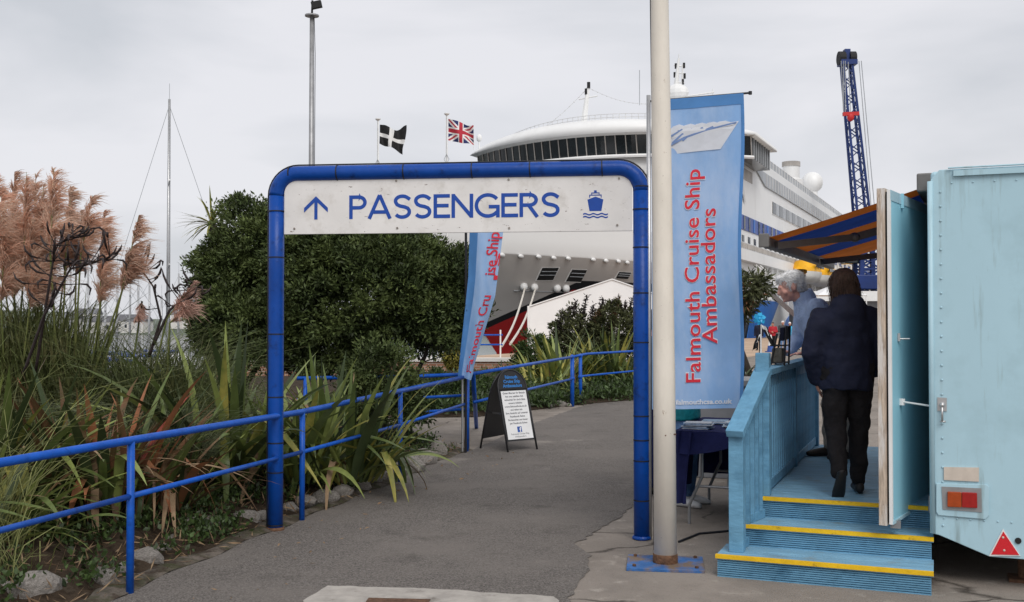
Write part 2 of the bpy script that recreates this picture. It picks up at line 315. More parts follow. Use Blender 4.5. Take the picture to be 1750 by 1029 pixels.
def text_mesh(body, size, mat_, align='CENTER', bold=0.0, extrude=.0, spacing=1.0, shear=0, res=3, line=1.0):
    cu=bpy.data.curves.new('txt','FONT'); cu.body=body; cu.size=size; cu.align_x=align; cu.align_y='BOTTOM_BASELINE'; cu.offset=bold; cu.extrude=extrude; cu.space_character=spacing; cu.shear=shear; cu.resolution_u=res; cu.space_line=line
    o=bpy.data.objects.new('txt',cu); C.objects.link(o)
    dg=bpy.context.evaluated_depsgraph_get(); me=bpy.data.meshes.new_from_object(o.evaluated_get(dg))
    bpy.data.objects.remove(o); bpy.data.curves.remove(cu); me.materials.clear(); me.materials.append(MT[mat_]); return me
def mesh_bounds(me):
    a=np.empty(len(me.vertices)*3); me.vertices.foreach_get('co',a); a=a.reshape(-1,3); return a.min(0),a.max(0)
def fit_text(body, mat_, x0, x1, z0, capH, y, rot=0, bold=0., extrude=.0008, spacing=1.0, fn=None, axis=None):
    """text standing in the local x-z plane facing -y, stretched between x0 and x1, caps capH high from baseline z0"""
    me=text_mesh(body, 1, mat_, 'LEFT', bold, 0, spacing); a=np.empty(len(me.vertices)*3); me.vertices.foreach_get('co',a); a=a.reshape(-1,3)
    lo,hi=a.min(0),a.max(0); h=.727
    x=(a[:,0]-lo[0])/(hi[0]-lo[0])*(x1-x0); z=a[:,1]/h*capH
    if axis=='up':   P=np.stack([z0 - z, np.full(len(x),y), x0 + x],1)      # reads upward: baseline on the right
    else:            P=np.stack([x0+x, np.full(len(x),y), z0+z],1)
    if fn is not None: P=np.array([fn(p) for p in P])
    me.vertices.foreach_set('co',P.astype(np.float32).ravel()); me.update(); return me

def ribbon(P0,P1,P2,w_):
    """curved ribbons from numpy arrays, 3 segments"""
    n=len(P0); pts=[]
    for t in(0,.33,.66,1): pts.append(P0*(1-t)**2+P1*2*t*(1-t)+P2*t*t)
    d=P2-P0; s_=np.cross(d,rng.normal(0,1,(n,3))); s_/=np.linalg.norm(s_,axis=1,keepdims=True)+1e-9; V=[]
    for k,p in enumerate(pts):
        ww=w_*(1,.9,.7,.12)[k]*.5; V+=[p+s_*ww,p-s_*ww]
    V=np.stack(V,1).reshape(-1,3); b=np.arange(n)*8; Fq=np.concatenate([np.stack([b+2*k,b+2*k+1,b+2*k+3,b+2*k+2],1) for k in range(3)]); return V,Fq

# ================================================================ THE SETTING
TH = math.atan(.4528)                                   # heading of the ship and its quay
AX = Vector((math.sin(TH), math.cos(TH), 0)); PP = Vector((-math.cos(TH), math.sin(TH), 0))
SHIP0 = Vector((9.6,112.6,0))
qe = lambda Y: 23.3 + (Y-106.4)*AX.x/AX.y              # quay edge X at depth Y
m = MB()
land = [(-90,-25),(140,-25),(200,420),(qe(420),420),(qe(46),46),(-7,46),(-7,35),(-90,35)]
m.prism([(x,y,0) for x,y in land], (0,0,-4.5))
struct(m.build('pavement','concrete'))
# asphalt path with an uneven edge
def jag(pts, step=.12, amp=.03, seed=1):
    r=random.Random(seed); out=[]
    for a,b in zip(pts,pts[1:]):
        n=max(1,int((b-a).length/step)); d=(b-a).normalized(); s=Vector((-d.y,d.x,0))
        for i in range(n): out.append(a+(b-a)*(i/n)+s*r.gauss(0,amp))
    out.append(pts[-1]); return out
LE = [Vector((-3.6,3.0,0)),Vector((-2.95,4.6,0)),G(175,1029),G(330,962),G(462,908),G(545,874),G(690,815),G(745,788),G(805,770)]
LE2 = [G(805,770),G(900,728),G(985,697),G(1040,683),G(1120,668)]
RE = [G(1170,680),G(1120,770),G(1088,858),G(1060,885),G(1000,918),G(985,935),G(1012,950),G(1005,975),G(968,1029),Vector((.1,4.2,0)),Vector((-.1,3.0,0))]
poly = jag(LE,.12,.018,1)+jag(LE2,.15,.012,2)[1:]+jag(RE,.08,.014,3)
m=MB(); m.add([(p.x,p.y,.005) for p in poly],[tuple(range(len(poly)))])
struct(m.build('path','asphalt'))
# pale concrete pad in the foreground with an iron frame
pad=[G(518,1029),G(560,1004),G(700,1007),G(950,1022),G(955,1029),Vector((.15,4.5,0)),Vector((-1.05,4.5,0))]
m=MB(); pj=jag(pad+[pad[0]],.07,.008,4)[:-1]; m.prism([(p.x,p.y,.010) for p in pj],(0,0,-.006))
struct(m.build('pavement_patch','pale_concrete'))
m=MB(); a=G(630,1022,.012); m.prism([(a.x+dx,a.y+dy,.014) for dx,dy in((0,0),(.36,-.03),(.34,-.4),(-.02,-.37))],(0,0,-.003)); tag(m.build('drain_cover','rust'),'rusty flat iron drain cover set in the pale concrete pad','drain cover')
# sandy quay apron beyond the low wall, water, far shore
m=MB(); q=[(-6.9,34,.006),(4,34,.006),(qe(110)+14,110,.006),(qe(110)-.3,110,.006),(qe(46.3)-.2,46.3,.006),(-6.9,45.9,.006)]; m.add(q,[tuple(range(6))]); struct(m.build('quay_apron','sand_ground'))
mw,t,b=newmat('water'); b.inputs['Base Color'].default_value=(.03,.045,.05,1); b.inputs['Roughness'].default_value=.12
n=t.nodes.new('ShaderNodeTexNoise'); n.inputs['Scale'].default_value=.6; n.inputs['Detail'].default_value=5; bp=t.nodes.new('ShaderNodeBump'); bp.inputs['Strength'].default_value=.5; tcn=t.nodes.new('ShaderNodeTexCoord')
t.links.new(tcn.outputs['Object'],n.inputs['Vector']); t.links.new(n.outputs['Fac'],bp.inputs['Height']); t.links.new(bp.outputs['Normal'],b.inputs['Normal'])
m=MB(); m.add([(-3000,-200,-3.2),(3000,-200,-3.2),(3000,5000,-3.2),(-3000,5000,-3.2)],[(0,1,2,3)]); struct(m.build('water',mw))
def hillz(x,y): return (7+4*math.sin(x*.011+1)+2*math.sin(x*.037)+1.5*math.sin(x*.09+y*.02))
m=MB(); m.grid(lambda u,v:(-620+900*u, 430+260*v, -4+(hillz(-620+900*u,430)+5)*math.sin(min(1,v*1.6)*math.pi/2)*1.05),60,12); struct(m.build('far_hill','far_hill',smooth=True))

# planting bed on the left of the path: one mounded sheet
EDGE=[p.copy() for p in LE]
def edge_pt(u):
    L=[0]
    for a,b in zip(EDGE,EDGE[1:]): L.append(L[-1]+(b-a).length)
    s=u*L[-1]
    for i in range(len(EDGE)-1):
        if s<=L[i+1] or i==len(EDGE)-2:
            k=(s-L[i])/(L[i+1]-L[i]); return EDGE[i].lerp(EDGE[i+1],k)
def bedz(d): return .012+.30*min(1,max(0,(d-.12)/1.6))**.8
def bedf(u,v):
    p=edge_pt(u); d=v*v*9+.0; q=p+Vector((-.92,.30+.25*u,0))*d+Vector((-.05,.02,0))
    return (q.x,q.y,bedz(d)+(.03*math.sin(q.x*9+q.y*7)+.02*math.sin(q.x*23))*min(1,d*3))
m=MB(); m.grid(bedf,70,40); struct(m.build('planting_bed','soil',smooth=True))
def bed_edge(u,v):
    p=edge_pt(u); d=-.03+v*(.20+.05*math.sin(u*40)+.03*math.sin(u*97))-.03*math.sin(u*63)*(1-v); q=p+Vector((-.92,.30,0))*d; return (q.x,q.y,.009+.02*math.sin(v*3.1)+.004*math.sin(u*220))
m=MB(); m.grid(bed_edge,120,4); struct(m.build('bed_edging','moss_edge',smooth=True))
# bed beyond the far railing
def bed2(u,v):
    a=Vector((-5.5,17.4,0)).lerp(Vector((-.62,17.9,0)),u/.4) if u<.4 else (Vector((-.62,17.9,0)).lerp(Vector((1.1,20.35,0)),(u-.4)/.2) if u<.6 else Vector((1.1,20.35,0)).lerp(Vector((6,25.5,0)),(u-.6)/.4))
    q=a+Vector((-.35,1,0))*(v*9); return (q.x,q.y,.012+.25*min(1,v*6)+.03*math.sin(q.x*5)*math.sin(q.y*4)*min(1,v*9))
m=MB(); m.grid(bed2,40,20); struct(m.build('planting_bed','soil',smooth=True))

# ================================================================ GATEWAY
GL=Vector((-1.827,8.16,0)); GR=Vector((.961,7.83,0)); GW=(GR-GL).length; grot=math.atan2(GR.y-GL.y,GR.x-GL.x)
gate=thing('gateway','tall blue tube gateway over the path carrying the PASSENGERS sign','gateway',GL,grot)
gr=.059; gz=2.755; rr=.17
def arc(cx,cz,r,a0,a1,n=10): return [(cx+r*math.cos(R(a0+(a1-a0)*i/n)),0,cz+r*math.sin(R(a0+(a1-a0)*i/n))) for i in range(n+1)]
m=MB(); m.tube([(0,0,-.05)]+[(0,0,z) for z in (.6,1.3,2.0)]+[(0,0,gz-rr)],gr,28); m.build('post','blue_paint',gate,True)
m=MB(); m.tube([(GW,0,-.05),(GW,0,.7),(GW,0,1.5),(GW,0,gz-rr)],gr,28); m.build('post','blue_paint',gate,True)
m=MB(); m.tube(arc(rr,gz-rr,rr,180,90)+[(GW*.3,0,gz),(GW*.6,0,gz)]+arc(GW-rr,gz-rr,rr,90,0),gr*1.004,28); m.build('top_bar','blue_paint',gate,True)
def band(c, ax, r=gr+.003, w=.009):
    m=MB(); c=Vector(c); ax=Vector(ax); m.tube([c-ax*w/2,c+ax*w/2],r,24); return m.build('cable_tie','black_tie',gate)
lx=lambda px:(px-473)/(1096-473)*GW
for px in (497,581,697,814,912,1032): band((lx(px)+.0,0,gz),(1,0,.04),gr+.0035)
for py in (361,440,571,678,756,806,895): band((0,0,1.6+(552-py)/1800*8.16),(0,.0,1))
for py in (319,358,423,501,585,710,751,786,853,914): band((GW,0,1.6+(552-py)/1800*7.84),(0,0,1))
m=MB(); o_=gr+.008; m.tube([(-o_,0,.02),(-o_,0,1.4),(-o_,0,gz-rr)]+[( rr+(rr+o_)*math.cos(R(a)),0,gz-rr+(rr+o_)*math.sin(R(a))) for a in range(170,89,-10)]+[(GW*.25,0,gz+o_),(GW*.5,0,gz+o_-.002),(GW*.75,0,gz+o_)]+[(GW-rr+(rr+o_)*math.cos(R(a)),0,gz-rr+(rr+o_)*math.sin(R(a))) for a in range(90,9,-10)]+[(GW+o_,0,gz-rr),(GW+o_,0,1.2),(GW+o_,0,.05)],.006,6)
m.build('cable','black_tie',gate)
for x in (0,GW):
    m=MB(); m.lathe([(gr+.012,-.0),(gr+.012,.010),(gr+.004,.022),(gr-.01,.022)],24,(x,0,.006)); m.build('base_flange','rust' if x==0 else 'blue_paint',gate)
# sign board with rounded upper corners
zb,zt=2.285,2.7; x0,x1=gr+.008,GW-gr-.006
def rrect(x0,x1,z0,z1,r,y,low=.004):
    p=[(x0,y,z0),(x1,y,z0)]
    p+=[(x1-r+r*math.cos(R(a)),y,z1-r+r*math.sin(R(a))) for a in range(0,91,10)]
    p+=[(x0+r+r*math.cos(R(a)),y,z1-r+r*math.sin(R(a))) for a in range(90,181,10)]; return p
m=MB(); m.prism(rrect(x0,x1,zb,zt,.10,-.018),(0,.024,0)); sg=m.build('sign_board','sign_white',gate,bevel=.002)
ys=-.0195
# letters
def arcp(cx,cz,rx,rz,a0,a1,n=14): return [(cx+rx*math.cos(R(a0+(a1-a0)*i/n)),cz+rz*math.sin(R(a0+(a1-a0)*i/n))) for i in range(n+1)]
def stroke(pts,w,y,m,x0,z0,h):
    """a 2-D stroke of even weight with mitred corners, in units of cap height"""
    P=[Vector((a,b)) for a,b in pts]; k=len(P); Lf=[];Rt=[]
    for i in range(k):
        d0=(P[i]-P[i-1]).normalized() if i else (P[1]-P[0]).normalized(); d1=(P[i+1]-P[i]).normalized() if i<k-1 else d0
        t=(d0+d1).normalized(); nrm=Vector((-t.y,t.x)); c=max(.45,nrm.dot(Vector((-d0.y,d0.x)))); Lf.append(P[i]+nrm*(w/2/c)); Rt.append(P[i]-nrm*(w/2/c))
    V=[(x0+p.x*h,yy,z0+p.y*h) for yy in (y,y+.0015) for p in Lf+Rt]; f=[]; K2=2*k
    for i in range(k-1): f+=[(i,i+1,k+i+1,k+i),(K2+i,K2+k+i,K2+k+i+1,K2+i+1),(i,K2+i,K2+i+1,i+1),(k+i,k+i+1,K2+k+i+1,K2+k+i)]
    f+=[(0,k,K2+k,K2),(k-1,K2+k-1,K2+2*k-1,2*k-1)]; m.add(V,f)
LW=.150; q=LW/2
def glyph(ch):
    if ch=='P': return .60,[[(q,0),(q,1)],[(q,1-q),(.34,1-q)]+arcp(.34,.70,.20,.30-q,90,-90)+[(q,.40+q)]]
    if ch=='A': return .80,[[(.055,0),(.40,1.0)],[(.745,0),(.40,1.0)],[(.20,.285),(.60,.285)],[(.34,.93),(.46,.93)]]
    if ch=='S': return .64,[[(.575,.80)]+arcp(.325,.735,.225,.205,35,180,10)[1:]+[(.108,.68),(.15,.59),(.24,.53),(.40,.485),(.50,.43),(.548,.345)]+arcp(.32,.275,.235,.215,10,-150,12)]
    if ch=='E': return .56,[[(q,0),(q,1)],[(q,1-q),(.55,1-q)],[(q,.52),(.51,.52)],[(q,q),(.56,q)]]
    if ch=='N': return .74,[[(q,0),(q,1)],[(.74-q,0),(.74-q,1)],[(q+.005,.94),(.74-q-.005,.06)]]
    if ch=='G': return .82,[arcp(.43,.5,.37,.44,38,318,26)+[(.735,.20)],[(.46,.45),(.80,.45)],[(.755,.51),(.755,.0)]]
    if ch=='R': return .66,[[(q,0),(q,1)],[(q,1-q),(.34,1-q)]+arcp(.34,.71,.21,.29-q,90,-90)+[(q,.42+q)],[(.33,.46),(.59,.0)]]
word='PASSENGERS'; wid=[glyph(c)[0]*1.30 for c in word]; capH=.182; X0,X1=lx(601.5),lx(963); gap=((X1-X0)/capH-sum(wid))/(len(word)-1); xx=X0
for c,wc in zip(word,wid):
    for j,st in enumerate(glyph(c)[1]):
        m=MB(); stroke([(a*1.30,b) for a,b in st],LW,ys-.0004*j,m,xx,2.397,capH); m.build('letter_stroke','sign_blue',sg)
    xx+=(wc+gap)*capH
def flat(polys,name,mt,par,y):
    m=MB()
    for p in polys: m.prism([(x,y,z) for x,z in p],(0,.0015,0))
    return m.build(name,mt,par)
ax=lx(544); k=1/1800*8.12; W=.021
flat([[(ax-.0125,2.397),(ax+.0125,2.397),(ax+.0125,2.56),(ax-.0125,2.56)]],'arrow','sign_blue',sg,ys-.0006)
flat([[(ax,2.577),(ax+.094,2.487),(ax+.094,2.452),(ax,2.541),(ax-.094,2.452),(ax-.094,2.487)]],'arrow','sign_blue',sg,ys-.0010)
# ship pictogram
cx=lx(1021); u_=.0044
hullp=[(cx+a*u_,2.405+b*u_) for a,b in((-10,7),(10,7),(11.5,15),(13,24),(13.5,26.5),(7,29),(0,31.5),(-7,29),(-13.5,26.5),(-13,24),(-11.5,15))]
flat([hullp],'pictogram','sign_blue',sg,ys)
flat([[(cx+a*u_,2.405+b*u_) for a,b in q] for q in (((-10.5,29.5),(-9,30.2),(-9,33.3),(9,33.3),(9,30.2),(10.5,29.5),(10.5,35),(-10.5,35)),((-7,35.3),(-5.6,35.3),(-5.6,37),(5.6,37),(5.6,35.3),(7,35.3),(7,38.6),(-7,38.6)),((-2.2,38.8),(2.2,38.8),(2.2,42.3),(-2.2,42.3)))],'pictogram','sign_blue',sg,ys)
for zz in (1.6,-3.2):
    up=[(cx-21*u_+i*42*u_/24,2.405+(zz+1.3+1.1*math.sin(i*math.pi/4))*u_) for i in range(25)]; dn=[(a,b-2.4*u_) for a,b in reversed(up)]
    flat([up+dn],'pictogram','sign_blue',sg,ys)
for px,py in ((506,391),(686,390),(877,390),(1057,385),(1060,305),(876,307),(684,309)):
    x=lx(px); z=1.6+(552-py)/1800*(8.16-.33*x/GW); m=MB(); m.tube([(x,ys-.004,z),(x,ys+.004,z)],.0085,10); m.build('bolt','bolt',sg)

# ================================================================ WHITE LAMP POLE
pb=G(1137,966); pole=thing('lamp_pole','scuffed white steel pole bolted to a blue base plate in the foreground','pole',pb,0)
m=MB(); m.tube([(0,0,.05),(-.004,0,1.2),(-.016,0,2.6),(-.03,0,4.0),(-.05,0,6.2)],[.076,.073,.066,.059,.052],28); m.build('shaft','pole_white',pole,True)
m=MB(); m.lathe([(.081,.012),(.083,.02),(.082,.072),(.078,.078),(.06,.078)],28); m.build('collar','rust',pole,True)
m=MB(); Mx=Matrix.Rotation(R(-8),3,'Z'); m.box((.0,.0,.010),(.50,.40,.022),Mx); m.build('base_plate','plate_blue',pole,bevel=.004)
for dx,dy in((-.2,-.15),(.2,-.15),(.2,.15),(-.2,.15)):
    v=Mx@Vector((dx,dy,0)); m=MB(); m.lathe([(.012,.02),(.012,.034),(.005,.036)],6,(v.x,v.y,0)); m.build('bolt','rust',pole)
m=MB(); m.tube([(-.072,0,.1),(-.072,.0,1.2),(-.07,0,2.3),(-.085,0,3.6),(-.105,0,6)],.006,6); m.build('cable','black_tie',pole)
m=MB(); m.beam((-.05,0,6.2),(.5,-.1,6.35),.06,.05); m.box((.72,-.14,6.36),(.5,.2,.09),Matrix.Rotation(R(-10),3,'Z')); m.build('lantern','steel',pole)
m=MB(); m.beam((-.01,-.074,.862),(.068,-.04,.868),.006,.008); m.build('scratch_mark','rust',pole)

# ================================================================ BANNERS
def fold(x,z,amp,ph=0): return amp*(math.sin(x*13+z*1.2+ph)*.6+math.sin(x*29-z*2.1+ph*2)*.25+math.sin(x*5+z*3+ph)*.5)
BP=Vector((1.035,7.79,0)); ban=thing('feather_banner','tall sky blue banner with red vertical lettering beside the white pole','banner',BP,R(-5))
zt,zb=3.245,.975; BWt,BWb=.668,.655
def clothp(x,z,dy=0):   # x in metres from the pole, tension in top edge
    k=(z-zb)/(zt-zb); edge=BWb+(BWt-BWb)*k
    sag=.05*(1-k)*math.sin(x/edge*2.4)
    return (x*edge/BWt+ .012*math.sin(k*9)*x/BWt, fold(x,z,.014*(1-.65*k)+.002)+sag*.3+dy, z+.045*k*(x/BWt)-.014*(1-x/BWt)*(1-k))
m=MB(); m.grid(lambda u,v: clothp(u*BWt, zb+(zt-zb)*v), 60,120); cl=m.build('cloth','banner',ban,True)
m=MB(); m.grid(lambda u,v: clothp(u*BWt, zt-.075+.078*v,-.004),40,6); m.build('hem','banner_hem',cl,True)
m=MB(); m.grid(lambda u,v: clothp(BWt-.022+.024*u, zb+(zt-zb)*v,-.003),2,80); m.build('hem','banner_hem',cl,True)
m=MB(); m.tube([(-.02,.02,0),(-.02,.02,1.6),(-.02,.02,zt+.05)],.016,12); m.build('banner_pole','alu',ban,True)
m=MB(); m.tube([(-.02,.02,zt+.005),(BWt+.02,.02,zt+.052),(BWt+.05,.02,zt+.054)],.008,8); m.lathe([(.013,-.012),(.013,.012)],10,(BWt+.058,.02,zt+.054)); m.build('top_arm','black_tie',ban)
def bmap(p): return clothp(p[0],p[2],p[1])
bx=lambda px:(px-1112)/153*BWt-.0
bz=lambda py:1.6+(552-py)/1800*7.76
for body,xb,p0,p1,cap in (('Falmouth Cruise Ship',1193,652,292,.112),('Ambassadors',1221,588,360,.112)):
    for mt,bold,dy in (('banner_white',.034,-.006),('banner_red',.010,-.0085)):
        me=fit_text(body,mt,bz(p0)-bold*.02,bz(p1)+bold*.02,bx(xb),cap,dy,bold=bold,axis='up',fn=bmap,spacing=1.03); link('lettering',me,cl)
me=fit_text('falmouthcsa.co.uk','banner_white',bx(1152),bx(1248),bz(689),.036,-.006,bold=.03,fn=bmap); link('lettering',me,cl)
def bpoly(pts,mt,dy):
    m=MB(); q=[clothp(bx(x),bz(y),dy) for x,y in pts]; m.add(q,[tuple(range(len(q)))]); return m.build('ship_emblem',mt,cl)
bpoly([(1112,245),(1145,226),(1180,222),(1215,219),(1256,216),(1248,228),(1226,261),(1180,262),(1112,266)],'banner_white',-.006)
for i in range(5):
    x=1126+i*19; bpoly([(x,240-i*2),(x+14,224-i*1.5),(x+22,217-i*.6),(x+32,214),(x+40,217),(x+46,222),(x+30,224),(x+16,232)],'banner_white',-.007-.0006*i)
for i in range(4):
    x=1128+i*17; bpoly([(x,246-i*2),(x+16,232-i*1.5),(x+34,222-i*.3),(x+36,223.5),(x+18,234-i*1.5),(x+3,247-i*2)],'banner_line',-.011)
bpoly([(1140,248),(1165,236),(1200,226),(1252,217),(1252,219.5),(1201,229),(1167,239),(1143,250)],'banner_line',-.011)

B2=Vector((-.5,12.75,0)); ban2=thing('feather_banner','narrow twisted blue banner in the shrub behind the A board','banner',(-.565,12.98,0),0)
def c2(u,v):      # v from the bottom up
    z=.95+(2.9-.95)*v; y=552-(z-1.6)*1800/12.9
    xl=783+ (800-783)*min(1,v/.62)+ (0 if v<.62 else (v-.62)*8); xr=805+(846-805)*(v/.5) if v<.5 else 846+(v-.5)*34
    px=xl+(xr-xl)*u; f=.055*math.sin(u*5.5+v*3)+.10*(u-.5)*(1-v)
    return ((px-875)/1800*12.9+.565, f-.08, z-.05*u*(1-v) if v<.05 else z)
m=MB(); m.grid(c2,26,70); c2o=m.build('cloth','banner',ban2,True)
m=MB(); m.grid(lambda u,v: tuple(Vector(c2(u*.25,v))+Vector((0,-.004,0))),6,60); m.build('hem','banner_hem',c2o,True)
def c2map(p):
    u=min(1,max(0,p[0])); v=(p[2]-.95)/1.95; q=c2(u,v); return (q[0],q[1]-.010,q[2])
z2=lambda py:1.6+(552-py)/1800*12.9
for body,p0,p1,ub,cap in(('Falmouth Cru',632,505,.86,.34),('ise Ship',470,396,.90,.36),('rs',478,432,1.0,.2)):
    me=fit_text(body,'banner_red',z2(p0),z2(p1),ub,cap,0,bold=.012,axis='up',fn=c2map); link('lettering',me,c2o)
m=MB(); m.tube([(-.005,.03,0),(-.005,.03,3.0)],.016,10); m.build('banner_pole','black_tie',ban2)
m=MB(); m.tube([(-.045,.01,.02),(-.045,.01,1.0)],.014,10); m.build('stay_tube','alu',ban2)

# ================================================================ RAILINGS
def rail_path(t, pts, r, name='rail', n=14):
    m=MB(); m.tube(pts,r,n); return m.build(name,'rail_paint',t,True)
def fitting(t,p,r=.034):
    m=MB(); m.ell(p,(r,r,r),12,8); return m.build('clamp','rail_paint',t,True)
P1,P2,P3,P4=G(222,1015),G(516,890),G(684,824),G(798,772)
P0=P1+(P1-P2)*1.15
rl=thing('railing','blue tubular two rail railing along the left edge of the path','railing',(0,0,0))
tops=[Vector((p.x,p.y,h)) for p,h in((P0,.925),(P1,.905),(P2,.880),(P3,.915),(P4,.935))]
mids=[Vector((p.x,p.y,h)) for p,h in((P0,.59),(P1,.575),(P2,.555),(P3,.575),(P4,.60))]
rail_path(rl,tops,.0235); 
for a,b in zip(mids,mids[1:]): rail_path(rl,[a,b],.0165)
for p,h in((P1,.905),(P2,.88),(P3,.915),(P4,.935)): rail_path(rl,[(p.x,p.y,-.05),(p.x,p.y,h)],.0225,'post')
rl2=thing('railing','blue tubular railing bending right in front of the yellow flax bed','railing',(0,0,0))
A=Vector((-.60,13.45,0)); B=G(978,695); B2_=G(992,691); Cc=Vector((2.75,23.0,0)); D=Vector((5.2,26,0))
rail_path(rl2,[(A.x,A.y,.935),(B.x,B.y,.95)],.024); rail_path(rl2,[(A.x+.1,A.y+.4,.56),(B.x,B.y,.53)],.020)
rail_path(rl2,[(B.x,B.y,.95),(B2_.x,B2_.y,.965),(B2_.x+.14,B2_.y+.2,.985),(Cc.x,Cc.y,.99),(D.x,D.y,.99)],.024); rail_path(rl2,[(B2_.x,B2_.y,.55),(Cc.x,Cc.y,.56),(D.x,D.y,.56)],.02)
for p in (B,B2_): rail_path(rl2,[(p.x,p.y,-.03),(p.x,p.y,.955)],.038 if p is B else .034,'post')
rail_path(rl2,[(A.x+.09,A.y+.35,.93),(A.x+.06,A.y+2.6,0)],.03,'post')
for p in (Cc,): rail_path(rl2,[(p.x,p.y,-.03),(p.x,p.y,.98)],.03,'post')
for p in (B,B2_): fitting(rl2,(p.x,p.y,.54),.05); fitting(rl2,(p.x,p.y,.95),.046)
rl3=thing('railing','short blue rail branching left behind the shrub trunk','railing',(0,0,0))
rail_path(rl3,[(P4.x-.0,P4.y+.15,.955),(-1.15,12.95,.945),(-2.6,12.75,.93)],.024); rail_path(rl3,[(P4.x,P4.y+.15,.69),(-1.2,12.95,.68),(-2.6,12.75,.67)],.018); rail_path(rl3,[(P4.x,P4.y+.15,.52),(-1.2,12.95,.50),(-2.6,12.75,.5)],.018)
for x,y in ((-2.5,12.76),(P4.x,P4.y+.17)): rail_path(rl3,[(x,y,-.03),(x,y,.94)],.024,'post')
# waterfront railing and low brick wall
rl4=thing('railing','distant white post and blue rail fence along the quay edge','railing',(0,0,0))
for x in np.arange(-6.5,-.4,1.5):
    m=MB(); m.tube([(x,45.6,0),(x,45.6,1.3)],.035,8); m.build('post','white_paint',rl4)
for z in (1.08,.66): rail_path(rl4,[(-6.9,45.6,z),(-.4,45.6,z)],.035,n=8)
mb_,t,b=newmat('brickwork'); br=t.nodes.new('ShaderNodeTexBrick'); br.inputs['Color1'].default_value=(.22,.10,.06,1); br.inputs['Color2'].default_value=(.30,.15,.09,1); br.inputs['Mortar'].default_value=(.35,.3,.26,1)
br.inputs['Scale'].default_value=1; br.inputs['Brick Width'].default_value=.225; br.inputs['Row Height'].default_value=.075; br.inputs['Mortar Size'].default_value=.008
tcn=t.nodes.new('ShaderNodeTexCoord'); mpn=t.nodes.new('ShaderNodeMapping'); mpn.inputs['Rotation'].default_value=(R(90),0,0); t.links.new(tcn.outputs['Object'],mpn.inputs['Vector']); t.links.new(mpn.outputs['Vector'],br.inputs['Vector']); t.links.new(br.outputs['Color'],b.inputs['Base Color']); b.inputs['Roughness'].default_value=.9
MT['brick']=mb_
wl=thing('garden_wall','low brick wall with white coping behind the shrub trunk','wall',(-4.5,30,0))
m=MB(); m.b2((-4,-.12,0),(4.6,.12,.5)); m.build('brickwork','brick',wl)
m=MB(); m.b2((-4.03,-.17,.5),(4.63,.17,.61)); m.build('coping','render_wall',wl,bevel=.01)

# ================================================================ A BOARD
ab=thing('a_board','black A board with a white printed poster and rounded header standing on the path','sign board',(0,0,0))
fl,fr,bl,br_=G(868,773,.005),G(918,768,.005),G(821,766,.005),G(866,757,.005)
apex=(fl+fr+bl+br_)/4; ah=1.0
def panelframe(l,r,top,name,front):
    up=(Vector((apex.x,apex.y,ah))+((l+r)/2-apex)*.10)-(l+r)/2; e=(r-l); w=e.length; e.normalize(); o=(l+r)/2; U=up.normalized(); H=up.length
    pt=lambda x,h:o+e*x+U*h
    rad=w/2; path=[pt(-rad,0)]+[pt(-rad*.985,H*.35),pt(-rad*.97,H-rad)]+[pt(rad*.97*math.cos(R(a)),H-rad+rad*math.sin(R(a))) for a in range(170,9,-10)]+[pt(rad*.97,H-rad),pt(rad*.985,H*.35),pt(rad,0)]
    m=MB(); m.tube(path,.0125,8); m.build('frame','aboard',ab,True)
    n=e.cross(U)     # towards the viewer for the front pair
    pan=[pt(-rad*.97,.13),pt(rad*.97,.13),pt(rad*.97,H-rad)]+[pt(rad*.95*math.cos(R(a)),H-rad+rad*.95*math.sin(R(a))) for a in range(10,171,10)]+[pt(-rad*.97,H-rad)]
    m=MB(); m.prism([p-n*.004 for p in pan],n*.008); pn=m.build('panel','aboard',ab)
    return pt,n,rad,H,pn
pt,n_,rad,H,pn=panelframe(fl,fr,None,'front',True)
panelframe(bl,br_,None,'back',False)
m=MB(); m.prism([pt(-rad*.86,.15)+n_*.006,pt(rad*.86,.15)+n_*.006,pt(rad*.86,H-rad-.035)+n_*.006,pt(-rad*.86,H-rad-.035)+n_*.006],n_*.003); ps=m.build('poster','poster',pn)
m=MB(); m.beam(pt(-rad*.95,H-rad-.012)+n_*.008,pt(rad*.95,H-rad-.012)+n_*.008,.012,.012); m.build('cross_bar','aboard',ab)
def on_panel(me,name,par,xc,h,y=.0105,width=None):
    a=np.empty(len(me.vertices)*3); me.vertices.foreach_get('co',a); a=a.reshape(-1,3); k=1
    if width: k=width/(a[:,0].max()-a[:,0].min())
    c=(a[:,0].max()+a[:,0].min())/2
    P=np.array([tuple(pt(xc+(p[0]-c)*k,h+p[1])+n_*y) for p in a]); me.vertices.foreach_set('co',P.astype(np.float32).ravel()); me.update(); return link(name,me,par)
for i,s in enumerate(('Falmouth','Cruise Ship','Ambassadors')): on_panel(text_mesh(s,.058,'ink_blue',bold=.002),'lettering',pn,0,H-rad+.125-i*.056,.008,(.20,.27,.31)[i])
lines=['Guten Morgen Frau Besucher','Bitte entschuldigen Sie','wenn Sie Ihre Tasche hier','abstellen wollen','www.falmouthcsa.co.uk','und gerne uns','eine Nachricht auf unserer','Facebook Seite','zu besuchen und stimmen','für Facebook Seiten']
lines=['Guten Morgen Ihr Besuch','hat uns gefallen hat','wünschen Ihr doch bitte','unsere website','www.falmouthcsa.co.uk','und geben uns','Ihre Ansicht auf unserer','Facebook Seite','Sie besuchen uns immer','per Facebook folgen']
h0=H-rad-.075
for i,s in enumerate(lines): on_panel(text_mesh(s,.034,'ink',bold=.0006),'lettering',ps,0,h0-i*.043,.0105,(.36,.29,.34,.22,.36,.19,.36,.24,.32,.28)[i])
